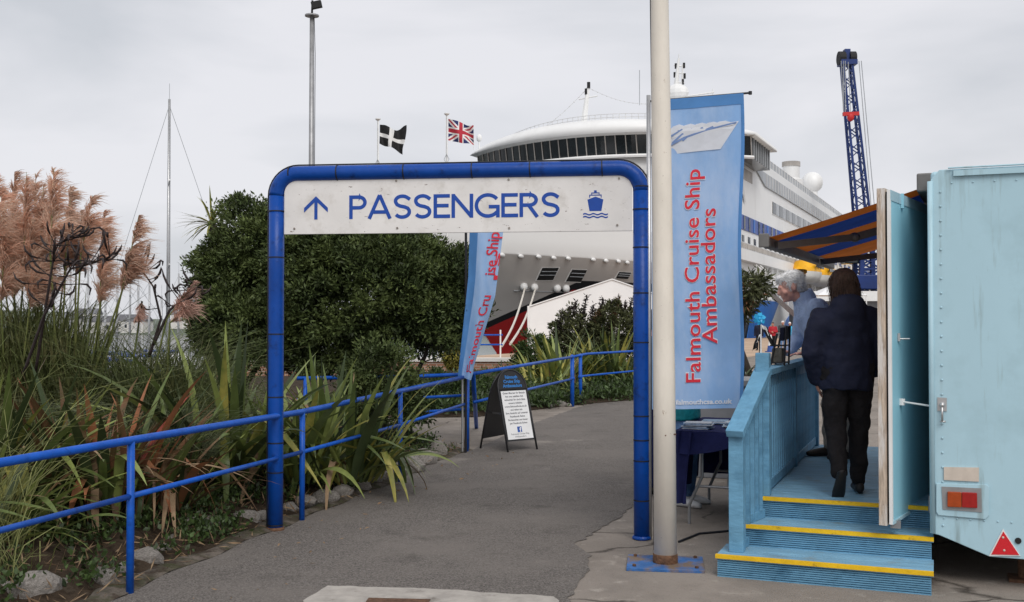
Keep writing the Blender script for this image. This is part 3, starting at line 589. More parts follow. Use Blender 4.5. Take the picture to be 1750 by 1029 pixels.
m=MB(); m.prism([pt(-.036,.235)+n_*.0095,pt(.036,.235)+n_*.0095,pt(.036,.307)+n_*.0095,pt(-.036,.307)+n_*.0095],n_*.001); m.build('emblem','fb_blue',ps)
on_panel(text_mesh('f',.085,'poster',bold=.003),'emblem',ps,.012,.237,.0115)
for i,s in enumerate(('Falmouth Cruise Ship','Ambassadors')): on_panel(text_mesh(s,.03,'ink'),'lettering',ps,0,.205-i*.033,.0105,(.29,.18)[i])
m=MB(); m.beam((fl+(apex-fl)*.45)+Vector((0,0,.45)),(bl+(apex-bl)*.45)+Vector((0,0,.45)),.01,.015); m.build('stay','alu',ab)

# ================================================================ STEPS AND PLATFORM
SR=R(-22); SO=G(1225,985); st=thing('entrance_steps','blue timber steps with yellow nosings and a railing leading to the trailer door','steps',SO,SR)
ex=Vector((math.cos(SR),math.sin(SR),0)); ey=Vector((-math.sin(SR),math.cos(SR),0))
def SW(x,y,z): return SO+ex*x+ey*y+Vector((0,0,z))
RH=.138; WX=1.26; DL=4.0
fronts=[(0.0,0.0),(.115,.335),(.14,.645)]
def riser(x0,x1,y,z0,z1,n=8):
    prof=[]; dz=(z1-z0)/n
    for i in range(n):
        b=z0+i*dz; prof+=[(y,b+.0),(y,b+dz*.52),(y+.013,b+dz*.58),(y+.013,b+dz*.94)]
    prof.append((y,z1)); prof=[(a,b) for a,b in prof]
    back=[(y+.028,z1),(y+.028,z0)]
    m=MB(); m.prism([(x0,a,b) for a,b in prof+back],(x1-x0,0,0)); return m
for i,(xl,yf) in enumerate(fronts):
    z1=(i+1)*RH
    riser(xl+.004,WX,yf,i*RH,z1-.03,8).build('riser_board','step_blue',st)
    if i<2:
        d=.36 if i==0 else .33; w2=(d-.006)/2
        for k in range(2):
            m=MB(); m.b2((xl-.004,yf-.008+k*(w2+.006),z1-.03),(WX+.012,yf-.008+k*(w2+.006)+w2,z1)); m.build('tread_board','deck_blue',st,bevel=.003)
    m=MB(); m.b2((xl-.006,yf-.018,z1-.021),(WX+.013 if i<2 else WX-.02,yf-.0085,z1+.003)); m.b2((xl-.006,yf-.0085,z1+.0005),(WX+.013 if i<2 else WX-.02,yf+.012,z1+.003)); m.build('nosing','nosing',st)
    # closed side
    m=MB(); m.b2((xl+.006,yf+.03,i*RH),(xl+.03,DL-.02,z1-.03)); m.build('side_board','step_blue',st)
y=.645-.008; k=0
while y<DL:
    m=MB(); m.b2((.10,y,3*RH-.03),(WX+.01,min(y+.118,DL),3*RH)); m.build('deck_board','deck_blue',st,bevel=.003); y+=.124
m=MB(); m.b2((.16,.70,0),(WX-.02,DL-.04,3*RH-.032)); m.build('under_frame','dark',st)
zd=3*RH; rail_z=zd+.865
def post(x,y,z0,z1,w=.092):
    m=MB(); m.b2((x-w/2,y-w/2,z0),(x+w/2,y+w/2,z1)); return m.build('newel_post','step_blue',st,bevel=.004)
N1=(.105,.14); N2=(.185,.72)
post(N1[0],N1[1],RH,.90); post(N2[0],N2[1],zd,rail_z+.115); post(N2[0]+.0,2.3,zd,rail_z-.02,.07); post(N2[0],DL-.1,zd,rail_z+.05)
# sloping handrail from low newel up to the tall one, then the level rail
m=MB(); m.beam((N1[0]+.002,N1[1]-.09,.895),(N2[0],N2[1]+.02,rail_z-.005),.115,.05); m.build('handrail','step_blue',st,bevel=.005)
m=MB(); m.beam((N2[0],N2[1]+.046,rail_z-.02),(N2[0],DL,rail_z-.02),.105,.045); m.build('handrail','step_blue',st,bevel=.005)
m=MB(); m.beam((N2[0],N2[1]+.046,rail_z-.085),(N2[0],DL,rail_z-.085),.032,.085); m.build('sub_rail','step_blue',st,bevel=.003)
m=MB(); m.beam((N2[0],N2[1]+.046,zd+.05),(N2[0],DL,zd+.05),.05,.07); m.build('bottom_rail','step_blue',st,bevel=.003)
m=MB(); m.beam((N1[0],N1[1]+.05,RH+.03),(N1[0]+.02,.335,RH+.03),.05,.055); m.build('bottom_rail','step_blue',st)
m=MB(); m.beam((N1[0]+.02,.38,2*RH+.03),(N2[0],.63,2*RH+.03),.05,.055); m.build('bottom_rail','step_blue',st)
me=None; y=N2[1]+.13; 
mb=MB(); mb.b2((-.019,-.014,0),(.019,.014,rail_z-zd-.10)); me=mb.mesh('baluster','step_blue')
while y<DL-.1: link('baluster',me,st,loc=(N2[0],y,zd+.06)); y+=.112
for k,t_ in enumerate((.18,.36,.54,.70,.86)):
    x=N1[0]+(N2[0]-N1[0])*t_; yy=N1[1]+(N2[1]-N1[1])*t_; zt_=.87+(rail_z-.87)*t_*.98-.02; z0_=RH if yy<.335 else (2*RH)
    m=MB(); m.b2((x-.019,yy-.02,z0_),(x+.019,yy+.02,zt_)); m.build('baluster','step_blue',st)

# ================================================================ TRAILER
TO=Vector((2.59,6.5,0)); tr=thing('exhibition_trailer','pale blue box trailer with rear lamp and an open side door','trailer',TO,SR)
TW,TL,TZ0,TZ1=2.2,4.2,.30,2.545
outl=[(0,.305),(.03,.30),(.315,.19),(TW-.315,.19),(TW,.305),(TW,TZ1-.06),(TW-.05,TZ1),(.05,TZ1),(0,TZ1-.06)]
m=MB(); m.prism([(x,0,z) for x,z in outl],(0,.03,0)); m.build('rear_panel','trailer',tr,bevel=.004)
m=MB(); m.b2((0.002,.032,.305),(.03,1.03,TZ1-.07)); m.b2((.002,2.2,.305),(.03,TL,TZ1-.07)); m.b2((.002,1.03,2.40),(.03,2.2,TZ1-.07)); m.build('side_panel','trailer',tr)
m=MB(); m.b2((TW-.03,.032,.305),(TW-.002,TL,TZ1-.07)); m.build('side_panel','trailer',tr)
m=MB(); m.b2((.0,.032,TZ1-.068),(TW,TL,TZ1-.004)); m.build('roof','trailer',tr,bevel=.02)
m=MB(); m.b2((.03,TL-.03,.305),(TW-.03,TL,TZ1-.07)); m.build('front_panel','trailer',tr)
m=MB(); m.b2((.032,.05,.30),(TW-.032,TL-.04,.40)); m.build('floor','wood',tr)
m=MB(); m.beam((.13,-.012,TZ1-.028),(TW-.1,-.012,TZ1-.028),.02,.034); m.tube([(.1,-.014,TZ1+.006),(TW-.1,-.014,TZ1+.006)],.006,6); m.build('gutter_trim','trailer',tr)
m=MB(); m.tube([(-.004,-.004,.31),(-.004,-.004,TZ1-.07)],.016,10); m.build('corner_trim','trailer',tr,True)
m=MB()
for i in range(24): m.ell((.055,-.003,.36+i*.089),(.0075,.004,.0075),8,4)
for i in range(9): m.ell((.12+i*.12,-.003,TZ1-.085),(.0055,.003,.0055),8,4)
for i in range(10): m.ell((.06+i*.075,-.003,.405),(.0055,.003,.0055),8,4)
m.build('rivets','trailer',tr,True,kind='stuff')
# local frame of rear panel: pixel to rear plane
def rear(px,py):
    r=ray(px,py); nrm=ey; k=(TO-Vector((0,0,CAMZ))).dot(nrm)/r.dot(nrm); p=Vector((0,0,CAMZ))+r*k-TO; return p.dot(ex),p.z
def rpoly(name,pts,mt,y0,y1,par=tr,**k):
    m=MB(); m.prism([(rear(a,b)[0],y0,rear(a,b)[1]) for a,b in pts],(0,y1-y0,0)); return m.build(name,mt,par,**k)
rpoly('blank_plate',[(1613,798),(1673,799),(1673,823),(1613,820)],'plate_cream',-.010,-.001)
lb=rpoly('lamp_housing',[(1600,826),(1686,828),(1690,832),(1690,880),(1684,887),(1604,880),(1600,874)],'trailer',-.012,-.001,bevel=.002)
rpoly('lamp_recess',[(1609,831),(1677,834),(1678,875),(1611,870)],'steel',-.0165,-.0125,par=lb)
rpoly('amber_lens',[(1619,839),(1643,840),(1643,866),(1619,865)],'lamp_amber',-.034,-.017,par=lb,bevel=.004)
rpoly('red_lens',[(1643.6,840),(1669.5,841),(1670,867),(1643.6,866)],'lamp_red',-.034,-.017,par=lb,bevel=.004)
rpoly('reflector_border',[(1714,903.5),(1744,950),(1690,950)],'white_paint',-.007,-.001)
rpoly('triangle_reflector',[(1714.5,908),(1741.5,948),(1694,947)],'tri_red',-.011,-.0072)
for px,py in((1714,918),(1716,940)):
    x,z=rear(px,py); m=MB(); m.ell((x,-.012,z),(.007,.004,.007),8,5); m.build('screw','plate_cream',tr)
x,z=rear(1740,924); m=MB(); m.tube([(x,-.008,z),(x,0,z)],.018,16); m.build('vent_hole','dark',tr)
# latch on rear panel edge
rpoly('latch_plate',[(1602,679),(1618,680),(1618,703),(1602,702)],'alu',-.006,-.001)
x,z=rear(1610,692); m=MB(); m.ell((x,-.018,z),(.016,.016,.016),10,6); m.tube([(x,-.02,z),(x,-.026,z-.10)],.007,8); m.tube([(x-.012,-.026,z-.10),(x+.02,-.026,z-.10)],.006,8); m.build('latch_handle','alu',tr,True)
m=MB(); m.b2((-.026,.02,.43),(-.003,.06,.53)); m.build('hinge','steel',tr)
# running gear and prop leg
for x in (.12,TW-.3):
    m=MB(); m.tube([(x,2.2,.31),(x+.18,2.2,.31)],.30,24); w_=m.build('wheel','tyre',tr)
    m=MB(); m.tube([(x-.004,2.2,.31),(x+.184,2.2,.31)],.17,18); m.build('rim','steel',w_)
m=MB(); m.tube([(.2,2.2,.31),(TW-.2,2.2,.31)],.04,8); m.build('axle','dark',tr)
for x in (.52,TW-.5):
    m=MB(); m.tube([(x,.30,.02),(x,.30,.32)],.036,12); m.b2((x-.09,.21,0),(x+.09,.39,.02)); m.build('prop_leg','rust',tr)
m=MB(); m.beam((.3,.1,.25),(.3,TL-.1,.25),.07,.12); m.beam((TW-.3,.1,.25),(TW-.3,TL-.1,.25),.07,.12); m.build('chassis','dark',tr)
# open door leaf folded back along the side, seen on its inner face
h0=Vector((-.002,1.06,0)); h1=Vector((-.235,-.09,0)); dd=(h1-h0).normalized(); dn=Vector((-dd.y,dd.x,0))
if dn.x>0: dn=-dn                                             # away from the trailer body
dz0,dz1=.36,2.425
def slab(a0,a1,n0,n1,z0,z1):
    L_=(h1-h0).length; return [h0+dd*L_*a+dn*n+Vector((0,0,z)) for z in (z0,z1) for a,n in((a0,n0),(a1,n0),(a1,n1),(a0,n1))]
def slabm(*a):
    m=MB(); m.add(slab(*a),[(0,3,2,1),(4,5,6,7),(0,1,5,4),(1,2,6,5),(2,3,7,6),(3,0,4,7)]); return m
dr=slabm(0,1,0,.016,dz0,dz1).build('door','door_blue',tr)
slabm(0,1.0,-.004,-.0005,dz1-.065,dz1).build('top_strip','trailer',dr); slabm(0,1.0,-.008,-.0005,dz0,dz0+.02).build('bottom_strip','trailer',dr)
slabm(.01,.985,.017,.030,dz0+.01,dz1-.01).build('dark_gap','dark',dr)  # black strip standing in for the dark gap behind the wood edge
slabm(0,1.004,.031,.078,dz0-.01,dz1+.012).build('wood_rail','wood',dr)
slabm(.984,1.003,-.003,.0165,dz0,dz1).build('edge_trim','white_paint',dr)
q=h0+dd*1.09; m=MB(); m.b2((q.x-.03,q.y-.01,dz0-.035),(q.x+.03,q.y+.05,dz0+.012)); m.build('door_bolt','steel',dr)
q=h0+dd*.95-dn*.0; 
m=MB(); m.tube([q+Vector((.004,0,1.10)),q+Vector((.03,-.02,1.10)),Vector((-.01,.05,1.085))],.006,8); m.lathe([(.022,1.08),(.022,1.12)],12,(q.x+.008,q.y,0)); m.build('hook_stay','white_paint',dr)
q=h0+dd*1.0; m=MB(); m.tube([q+Vector((.01,0,1.50)),q+Vector((.07,.03,1.50))],.005,8); m.b2((q.x,q.y-.01,1.485),(q.x+.015,q.y+.02,1.535)); m.build('latch_handle','alu',dr)
q=h0+dd*.88; m=MB(); m.b2((q.x-.002,q.y-.02,dz1-.09),(q.x+.016,q.y+.02,dz1+.004)); m.build('top_bolt','door_blue',dr)

# ================================================================ AWNING
aw=thing('awning','orange and navy striped folding awning over the platform','awning',TO,SR-R(2.6))
y0,y1=.32,3.55; zA,zB=2.50,2.185; xo=-1.06
bounds=[0,.17,.40,.60,.80,1.0]
stripes=[('awn_orange',0,.10),('awn_blue',.10,.30),('awn_orange',.30,.50),('awn_blue',.50,.70),('awn_orange',.70,.88),('awn_orange',.88,1)]
for mt,a,b in stripes:
    m=MB(); m.grid(lambda u,v: (xo*v, y0+(y1-y0)*(a+(b-a)*u), zA+(zB-zA)*v-.008*math.sin(v*math.pi)), 3,12); m.build('fabric_stripe',mt,aw,True)
m=MB(); m.beam((xo-.02,y0-.03,zB-.02),(xo-.02,y1+.03,zB-.02),.06,.085); m.build('front_bar','awn_frame',aw,bevel=.008)
m=MB(); m.b2((xo-.056,y0-.045,zB-.068),(xo+.014,y0-.032,zB+.028)); m.build('end_cap','awn_frame',aw,bevel=.008)
for y in (.62,2.75):
    m=MB(); m.beam((-.02,y+.55,zA-.12),(xo*.52,y+.25,(zA+zB)/2-.13),.05,.055); m.beam((xo*.52,y+.25,(zA+zB)/2-.13),(xo+.03,y-.15,zB-.045),.045,.05); m.ell((xo*.52,y+.25,(zA+zB)/2-.13),(.04,.04,.035)); m.build('folding_arm','awn_frame',aw)
m=MB(); m.b2((-.10,y0-.02,zA-.05),(-.003,y1+.02,zA+.07)); m.build('cassette','awn_frame',aw,bevel=.01)

# ================================================================ FOLDING TABLE
TBO=Vector((1.385,8.35,0)); TBR=R(-20); TH_=.735
tb=thing('folding_table','folding table under a navy cloth behind the banner','table',TBO,TBR)
m=MB(); m.b2((-.06,0,TH_-.03),(.60,1.2,TH_)); m.build('table_top','grey_panel',tb)
for y in(.10,1.05):
    for x in(.02,.5):
        m=MB(); m.tube([(x+.08,y,TH_-.03),(x+.08,y,.38),(x-.02,y-.02,.15),(x-.02,y-.02,0)],.013,8); m.build('leg','steel',tb)
    m=MB(); m.tube([(.07,y,.30),(.55,y,.30)],.011,8); m.build('cross_bar','steel',tb)
m=MB(); m.tube([(.3,.1,.30),(.3,.55,TH_-.04)],.009,8); m.build('brace','steel',tb)
cv=MB(); zc=TH_+.006
cv.grid(lambda u,v:(-.09+.72*u,-.03+1.26*v,zc+.004+.002*math.sin(u*20)),12,20)
cv.grid(lambda u,v:(-.09+.72*u,-.035-.02*v*(1+math.sin(u*16))*.8,zc+.003-(.13+.05*math.sin(u*4+1.0))*v),30,5)
cv.grid(lambda u,v:(-.095-.035*v*(1+.6*math.sin(u*24+v*2)),-.03+1.26*u,zc+.003-(.40+.13*math.sin(u*2.4))*v),50,8)
cv.grid(lambda u,v:(-.105+.15*u+.015*math.sin(u*9+v*3)-.03*v,-.045-.03*v+.02*math.sin(u*12),zc-.56*v),14,12)
cv.grid(lambda u,v:(-.09+.72*u,1.235+.01*v*math.sin(u*30),zc+.003-.5*v),30,5)
tag(cv.build('table_cloth','navy_cloth',None,True,loc=TBO+Vector((0,0,.004)),rotz=TBR),'navy cloth hanging in folds over the folding table','tablecloth')
r_=random.Random(3)
for k,(x,y,mt,n,lab) in enumerate(((.06,.16,'paper',7,'pile of pale leaflets at the near corner of the navy table'),(.34,.40,'paper2',6,'pile of blue leaflets in the middle of the navy table'),(.12,.62,'paper',4,'small pile of grey papers at the back of the navy table'))):
    L_=thing('leaflet_pile',lab,'leaflets',TBO+Vector((0,0,TH_+.016))+Matrix.Rotation(TBR,3,'Z')@Vector((x,y,0)),TBR,'leaflets on the table')
    for i in range(n):
        m=MB(); m.box((r_.uniform(-.02,.02),r_.uniform(-.02,.02),.004+i*.0075),(.21,.15,.0065),Matrix.Rotation(r_.uniform(-.25,.25),3,'Z')); m.build('leaflet',('paper','paper2')[(i+k)%2],L_)
m=MB(); m.tube([G(1160,926,.008),G(1195,912,.008),G(1240,908,.008),G(1300,900,.008)],.009,6); tag(m.build('power_cable','black_tie'),'dark cable lying on the concrete beside the white pole','cable')

# ================================================================ PEOPLE
def remesh(mb, name, mats, parent, voxel=.012, smooth=6, wrinkle=0, wscale=.12, seed=0):
    me=mb.mesh(name,mats); o=bpy.data.objects.new(name,me); C.objects.link(o)
    r=o.modifiers.new('r','REMESH'); r.mode='VOXEL'; r.voxel_size=voxel
    s_=o.modifiers.new('s','SMOOTH'); s_.iterations=smooth; s_.factor=.5
    if wrinkle:
        tx=bpy.data.textures.new('folds','CLOUDS'); tx.noise_scale=wscale; tx.noise_depth=2
        d=o.modifiers.new('d','DISPLACE'); d.texture=tx; d.strength=wrinkle; d.mid_level=.5; d.texture_coords='LOCAL'
    dg=bpy.context.evaluated_depsgraph_get(); me2=bpy.data.meshes.new_from_object(o.evaluated_get(dg)); bpy.data.objects.remove(o); bpy.data.meshes.remove(me)
    me2.name=name; me2.materials.clear()
    for m_ in (mats if isinstance(mats,(list,tuple)) else [mats]): me2.materials.append(MT[m_])
    me2.shade_smooth(); return link(name,me2,parent)
def limb(mb, pts, rad, n=12):
    """tapered tube with rounded joints"""
    mb.tube(pts,rad,n)
    for p,r in zip(pts,rad): mb.ell(p,(r,r,r),n,8)
def hand(mb, w, d, palm, side=1, k=1.0, curl=.5):
    """palm with five fingers: w wrist, d finger direction, palm = palm normal"""
    w=Vector(w); d=Vector(d).normalized(); pn=Vector(palm).normalized(); x=d.cross(pn).normalized()*side
    mb.rings([(w,x*.024*k,pn*.018*k),(w+d*.04*k,x*.038*k,pn*.016*k),(w+d*.085*k,x*.040*k,pn*.013*k)],12)
    for i,L_ in enumerate((.068,.078,.072,.056)):
        b=w+d*.078*k+x*((-.030+i*.020)*k); a1=b+d*(L_*.45*k)+pn*(.010*curl*k); a2=b+d*(L_*.78*k)+pn*(.034*curl*k); a3=b+d*(L_*.92*k)+pn*(.058*curl*k)
        mb.tube([b-d*.02*k,b,a1,a2,a3],[.0095*k,.0092*k,.0088*k,.0082*k,.007*k],8)
    b=w+d*.025*k-x*.026*k; mb.tube([b,b-x*.026*k+d*.028*k,b-x*.034*k+d*.058*k+pn*.012*k],[.012*k,.0105*k,.008*k],8)
def head(mb, c, f, up, k=1.0, neck=None):
    """skull, jaw, nose, brow, ears; f = facing direction"""
    c=Vector(c); f=Vector(f).normalized(); up=Vector(up); up=(up-f*up.dot(f)).normalized(); x=f.cross(up)
    M=Matrix((x,f,up)).transposed()
    E=lambda o,r:mb.ell(c+M@Vector(o)*k,[a*k for a in r],18,12,M)
    E((0,-.015,.03),(.078,.096,.09)); E((0,.022,-.035),(.062,.072,.082)); E((0,.045,-.085),(.040,.040,.030)); E((0,.020,-.06),(.056,.058,.05))
    E((0,.083,.025),(.045,.016,.012)); E((0,.074,-.012),(.05,.02,.035))
    mb.tube([c+M@Vector(o)*k for o in((0,.086,.022),(0,.101,-.006),(0,.112,-.026),(0,.094,-.036))],[.008*k,.012*k,.015*k,.011*k],8)
    E((0,.088,-.058),(.024,.011,.007)); E((0,.085,-.070),(.021,.011,.007)); E((0,.082,-.095),(.02,.015,.014))
    for sgn in(-1,1):
        E((sgn*.030,.081,.006),(.014,.008,.009)); E((sgn*.076,-.008,-.012),(.010,.020,.032)); E((sgn*.04,.06,-.03),(.025,.025,.025))
    return c,M
def shoe(mb, heel, d, L_=.27, k=1, lift=0):
    h=Vector(heel); d=Vector(d).normalized(); u=Vector((0,0,1)) if not lift else Vector((-d.x*math.sin(lift),-d.y*math.sin(lift),math.cos(lift)));
    d2=(d*math.cos(lift)-Vector((0,0,1))*math.sin(lift)) if lift else d; x=d2.cross(u).normalized()
    q=lambda a,b,w_,t:(h+d2*a*L_+u*b, x*w_, u*t)
    ring=[]
    for a,w_,zc_,t in((.0,.024,.035,.028),(.08,.034,.045,.044),(.28,.036,.047,.046),(.45,.040,.042,.041),(.65,.047,.036,.035),(.85,.044,.029,.028),(.96,.030,.024,.022),(1.0,.014,.022,.014)):
        ring.append((h+d2*(a*L_)+u*zc_, x*w_, u*t))
    mb.rings(ring,14); return ring
def person(label, loc, rotz, J, top, legs, shoes, hair, skin='skin', group=None, voxel=.014, hairfn=None, coat=None, wr=.02, hood=False, K=1.0, strand=None):
    t=thing('person',label,'person',loc,rotz,group)
    V=Vector
    b=MB()
    # body under the clothes: one continuous surface
    limb(b,[J['hipL'],J['kneeL'],J['ankL']],[.07,.05,.035]); limb(b,[J['hipR'],J['kneeR'],J['ankR']],[.07,.05,.035])
    limb(b,[J['pelvis'],J['chest'],J['neck']],[.10,.11,.055]); limb(b,[J['neck'],V(J['head'])+V((0,0,-.06))],[.056,.052])
    for s_ in 'LR':
        limb(b,[J['chest'],J['sh'+s_],J['el'+s_],J['wr'+s_]],[.09,.045,.035,.026]); hand(b,J['wr'+s_],J['hd'+s_],J['pm'+s_],1 if s_=='R' else -1,1.0,J.get('curl',.5))
    c,M=head(b,J['head'],J['face'],J['up'],K)
    remesh(b,'body',skin,t,min(voxel,.0085) if voxel<.02 else voxel,3)
    # hair
    h=MB(); hairfn(h,c,M,K); ho=remesh(h,'hair',hair,t,voxel*.8,4,.010 if voxel<.02 else 0,.025)
    if strand:
        hm=ho.data; nv_=len(hm.vertices); co=np.empty(nv_*3); no=np.empty(nv_*3); hm.vertices.foreach_get('co',co); hm.vertices.foreach_get('normal',no); co=co.reshape(-1,3); no=no.reshape(-1,3)
        ii=rng.integers(0,nv_,strand[0]); p=co[ii]+rng.normal(0,.003,(len(ii),3)); nn=no[ii]; dv=nn*strand[2]+np.array(strand[3])+rng.normal(0,strand[4],(len(ii),3)); dv/=np.linalg.norm(dv,axis=1,keepdims=True); ll=strand[1]*rng.uniform(.5,1.2,(len(ii),1))
        Vh,Fh=ribbon(p-nn*.003,p+dv*ll*.5+nn*.004,p+dv*ll+np.array([0,0,-.25])*ll,.0028); link('hair_strands',npmesh('hair_strands',Vh,Fh,hair),t,kind='stuff')
    # jacket
    j=MB(); W=J.get('w',(.175,.205,.20)); D=J.get('d',(.13,.145,.125)); sx=V((1,0,0)); P,Cc_,Nk=V(J['hem']),V(J['chest']),V(J['neck'])
    ax_=(Cc_-P).normalized(); fw=ax_.cross(sx)*-1; fw=sx.cross(ax_)*1; 
    mid=P.lerp(Cc_,.5)
    j.rings([(P,sx*W[0],fw*D[0]),(P.lerp(Cc_,.25),sx*(W[0]*.985),fw*D[0]),(mid,sx*W[0]*1.0,fw*D[0]),(P.lerp(Cc_,.8),sx*W[1]*.97,fw*D[1]),(Cc_,sx*W[1],fw*D[1]),(Cc_.lerp(Nk,.45),sx*W[2]*.86,fw*D[2]),(Cc_.lerp(Nk,.8),sx*W[2]*.5,fw*D[2]*.72),(Nk+(Nk-Cc_)*.1,sx*.078,fw*.078)],22)
    for s_ in 'LR':
        a=J.get('armr',(.083,.068,.056,.050)); limb(j,[V(J['sh'+s_]),V(J['el'+s_]),V(J['wr'+s_])],[a[0],a[1],a[3]],14); limb(j,[Cc_.lerp(V(J['sh'+s_]),.35)+V((0,0,.02)),V(J['sh'+s_])],[.10,a[0]],14)
    if coat: coat(j,J)
    remesh(j,'jacket',top,t,voxel,5,wr,.13)
    l=MB()
    for s_ in 'LR': limb(l,[J['hip'+s_],J['knee'+s_],V(J['ank'+s_])+V((0,0,.02))],J.get('legr',[.098,.076,.062]),14)
    pv=V(J['pelvis']); l.rings([(pv+V((0,0,-.10)),sx*.13,V((0,.09,0))),(pv,sx*.165,V((0,.125,0))),(pv+V((0,0,.12)),sx*.15,V((0,.11,0)))],18)
    remesh(l,'trousers',legs,t,voxel,5,wr*.9,.10)
    for s_ in 'LR':
        m=MB(); a=V(J['ank'+s_]); d=V(J['ft'+s_]); lf=J.get('lift'+s_,0); hz_=J.get('heel'+s_) or (a.x-d.x*.06,a.y-d.y*.06,0); shoe(m,hz_,d,.265,1,lf); o=m.build('shoe',shoes,t,True)
        so_=o.modifiers.new('s','SUBSURF'); so_.levels=1; so_.render_levels=1
    return t
def stand(k=1.0, arms='down'):
    J=dict(hipL=(-.085,0,.90),hipR=(.085,0,.90),kneeL=(-.095,.02,.50),kneeR=(.095,.02,.50),ankL=(-.10,-.01,.09),ankR=(.10,-.01,.09),pelvis=(0,0,.95),hem=(0,0,.84),chest=(0,-.01,1.28),neck=(0,-.02,1.46),head=(0,.01,1.60),face=(0,1,-.05),up=(0,0,1),
      shL=(-.185,-.01,1.39),shR=(.185,-.01,1.39),elL=(-.235,-.03,1.11),elR=(.235,-.03,1.11),wrL=(-.235,.05,.87),wrR=(.235,.05,.87),hdL=(0,.1,-1),hdR=(0,.1,-1),pmL=(1,0,0),pmR=(-1,0,0),ftL=(-.12,1,0),ftR=(.12,1,0))
    if arms=='fold':
        J.update(elL=(-.25,.0,1.12),elR=(.25,.0,1.12),wrL=(-.06,.20,1.12),wrR=(.06,.21,1.08),hdL=(1,.2,.1),hdR=(-1,.2,0),pmL=(0,-1,0),pmR=(0,-1,0))
    return {a:(tuple(c*k for c in v) if isinstance(v,tuple) and a not in('face','up','hdL','hdR','pmL','pmR','ftL','ftR') else v) for a,v in J.items()}
def short_hair(h,c,M,K):
    h.ell(c+M@Vector((0,-.022,.046))*K,(.086*K,.100*K,.086*K),18,12,M); h.ell(c+M@Vector((0,-.06,-.005))*K,(.078*K,.062*K,.068*K),16,10,M); h.ell(c+M@Vector((0,.045,.092))*K,(.066*K,.036*K,.028*K),16,10,M)
def bob_hair(h,c,M,K):
    h.ell(c+M@Vector((0,-.018,.04))*K,(.098*K,.112*K,.092*K),18,12,M); h.rings([(c+M@Vector((0,-.045,.02))*K,M@Vector((.099,0,0))*K,M@Vector((0,.080,0))*K),(c+M@Vector((0,-.05,-.05))*K,M@Vector((.102,0,0))*K,M@Vector((0,.076,0))*K),(c+M@Vector((0,-.05,-.115))*K,M@Vector((.098,0,0))*K,M@Vector((0,.070,0))*K),(c+M@Vector((0,-.045,-.150))*K,M@Vector((.078,0,0))*K,M@Vector((0,.05,0))*K)],20)
def man_hair(h,c,M,K):
    h.ell(c+M@Vector((0,-.030,.052))*K,(.086*K,.096*K,.080*K),18,12,M); h.ell(c+M@Vector((0,-.068,.0))*K,(.080*K,.050*K,.070*K),16,10,M); h.ell(c+M@Vector((0,.052,.088))*K,(.062*K,.042*K,.034*K),16,10,M)
    h.ell(c+M@Vector((0,-.082,-.045))*K,(.06*K,.030*K,.036*K),16,10,M)
    for sg in(-1,1): h.ell(c+M@Vector((sg*.071,.018,.018))*K,(.014*K,.016*K,.034*K),10,8,M)
# woman from behind, stepping on to the platform
k=.953; J=stand(.94)
J.update(hipL=(-.075,.02,.86),kneeL=(-.085,.02,.46),ankL=(-.085,-.11,.16),hipR=(.085,.02,.86),kneeR=(.09,.08,.46),ankR=(.085,.09,.085),pelvis=(0,.03,.88),hem=(0,.03,.72),chest=(.01,.05,1.16),neck=(.005,.07,1.33),head=(-.005,.11,1.445),face=(-.12,1,-.12),
  shL=(-.165,.05,1.215),shR=(.172,.05,1.215),elL=(-.232,.03,.99),elR=(.25,.04,.99),wrL=(-.195,.12,.79),wrR=(.215,.20,.86),hdL=(.3,.4,-1),hdR=(-.2,1,-.2),pmL=(1,0,0),pmR=(-1,0,0),w=(.182,.190,.188),d=(.148,.148,.135),
  ftL=(-.05,1,0),ftR=(.10,1,0),heelL=(-.085,-.165,.175),liftL=R(62),heelR=(.085,.03,.0),legr=[.098,.073,.060],armr=(.088,.076,.06,.055))
def woman_coat(j,J):
    n=Vector(J['neck']); j.ell(n+Vector((0,-.055,-.02)),(.125,.085,.075),18,10); j.ell(n+Vector((0,-.11,-.075)),(.11,.055,.085),18,10); j.ell(n+Vector((0,-.10,-.15)),(.06,.04,.06),14,8); j.ell(n+Vector((0,.0,.045)),(.088,.085,.045),18,10)
WL=SW(.0,0,0); wp=G(1450,846,zd); wp.z=zd
person('woman with brown bobbed hair in a navy coat stepping onto the platform',wp,R(-6),J,'navy_coat','black_trouser','shoe_black','hair_brown',hairfn=bob_hair,coat=woman_coat,wr=.05,K=.97,strand=(2600,.07,.12,(0,0,-1),.16))
# white-haired man bending over the railing
J=stand(1.0)
J.update(pelvis=(0,-.03,.93),hem=(0,.0,.80),chest=(0,.16,1.23),neck=(0,.28,1.40),head=(0,.385,1.505),face=(0,1,-.36),up=(0,.3,1),
  shL=(-.20,.20,1.31),shR=(.20,.20,1.31),elL=(-.25,.16,1.04),elR=(.24,.26,1.04),wrL=(-.20,.30,.925),wrR=(.14,.36,.93),hdL=(.25,1,-.05),hdR=(-.25,1,-.05),pmL=(0,0,-1),pmR=(0,0,-1),curl=.55,
  w=(.18,.215,.21),d=(.145,.165,.14),armr=(.095,.078,.06,.05),hipL=(-.085,-.04,.90),hipR=(.085,-.04,.90),kneeL=(-.1,-.02,.5),kneeR=(.1,.02,.5),ankL=(-.1,-.10,.085),ankR=(.10,.02,.085))
def man_coat(j,J):
    n=Vector(J['neck']); j.rings([(n+Vector((0,-.045,-.02)),Vector((.09,0,0)),Vector((0,.085,-.03))),(n+Vector((0,-.02,.05)),Vector((.078,0,0)),Vector((0,.075,-.03))),(n+Vector((0,-.01,.075)),Vector((.070,0,0)),Vector((0,.068,-.03)))],18)
mp_=Vector((2.84,9.28,zd))
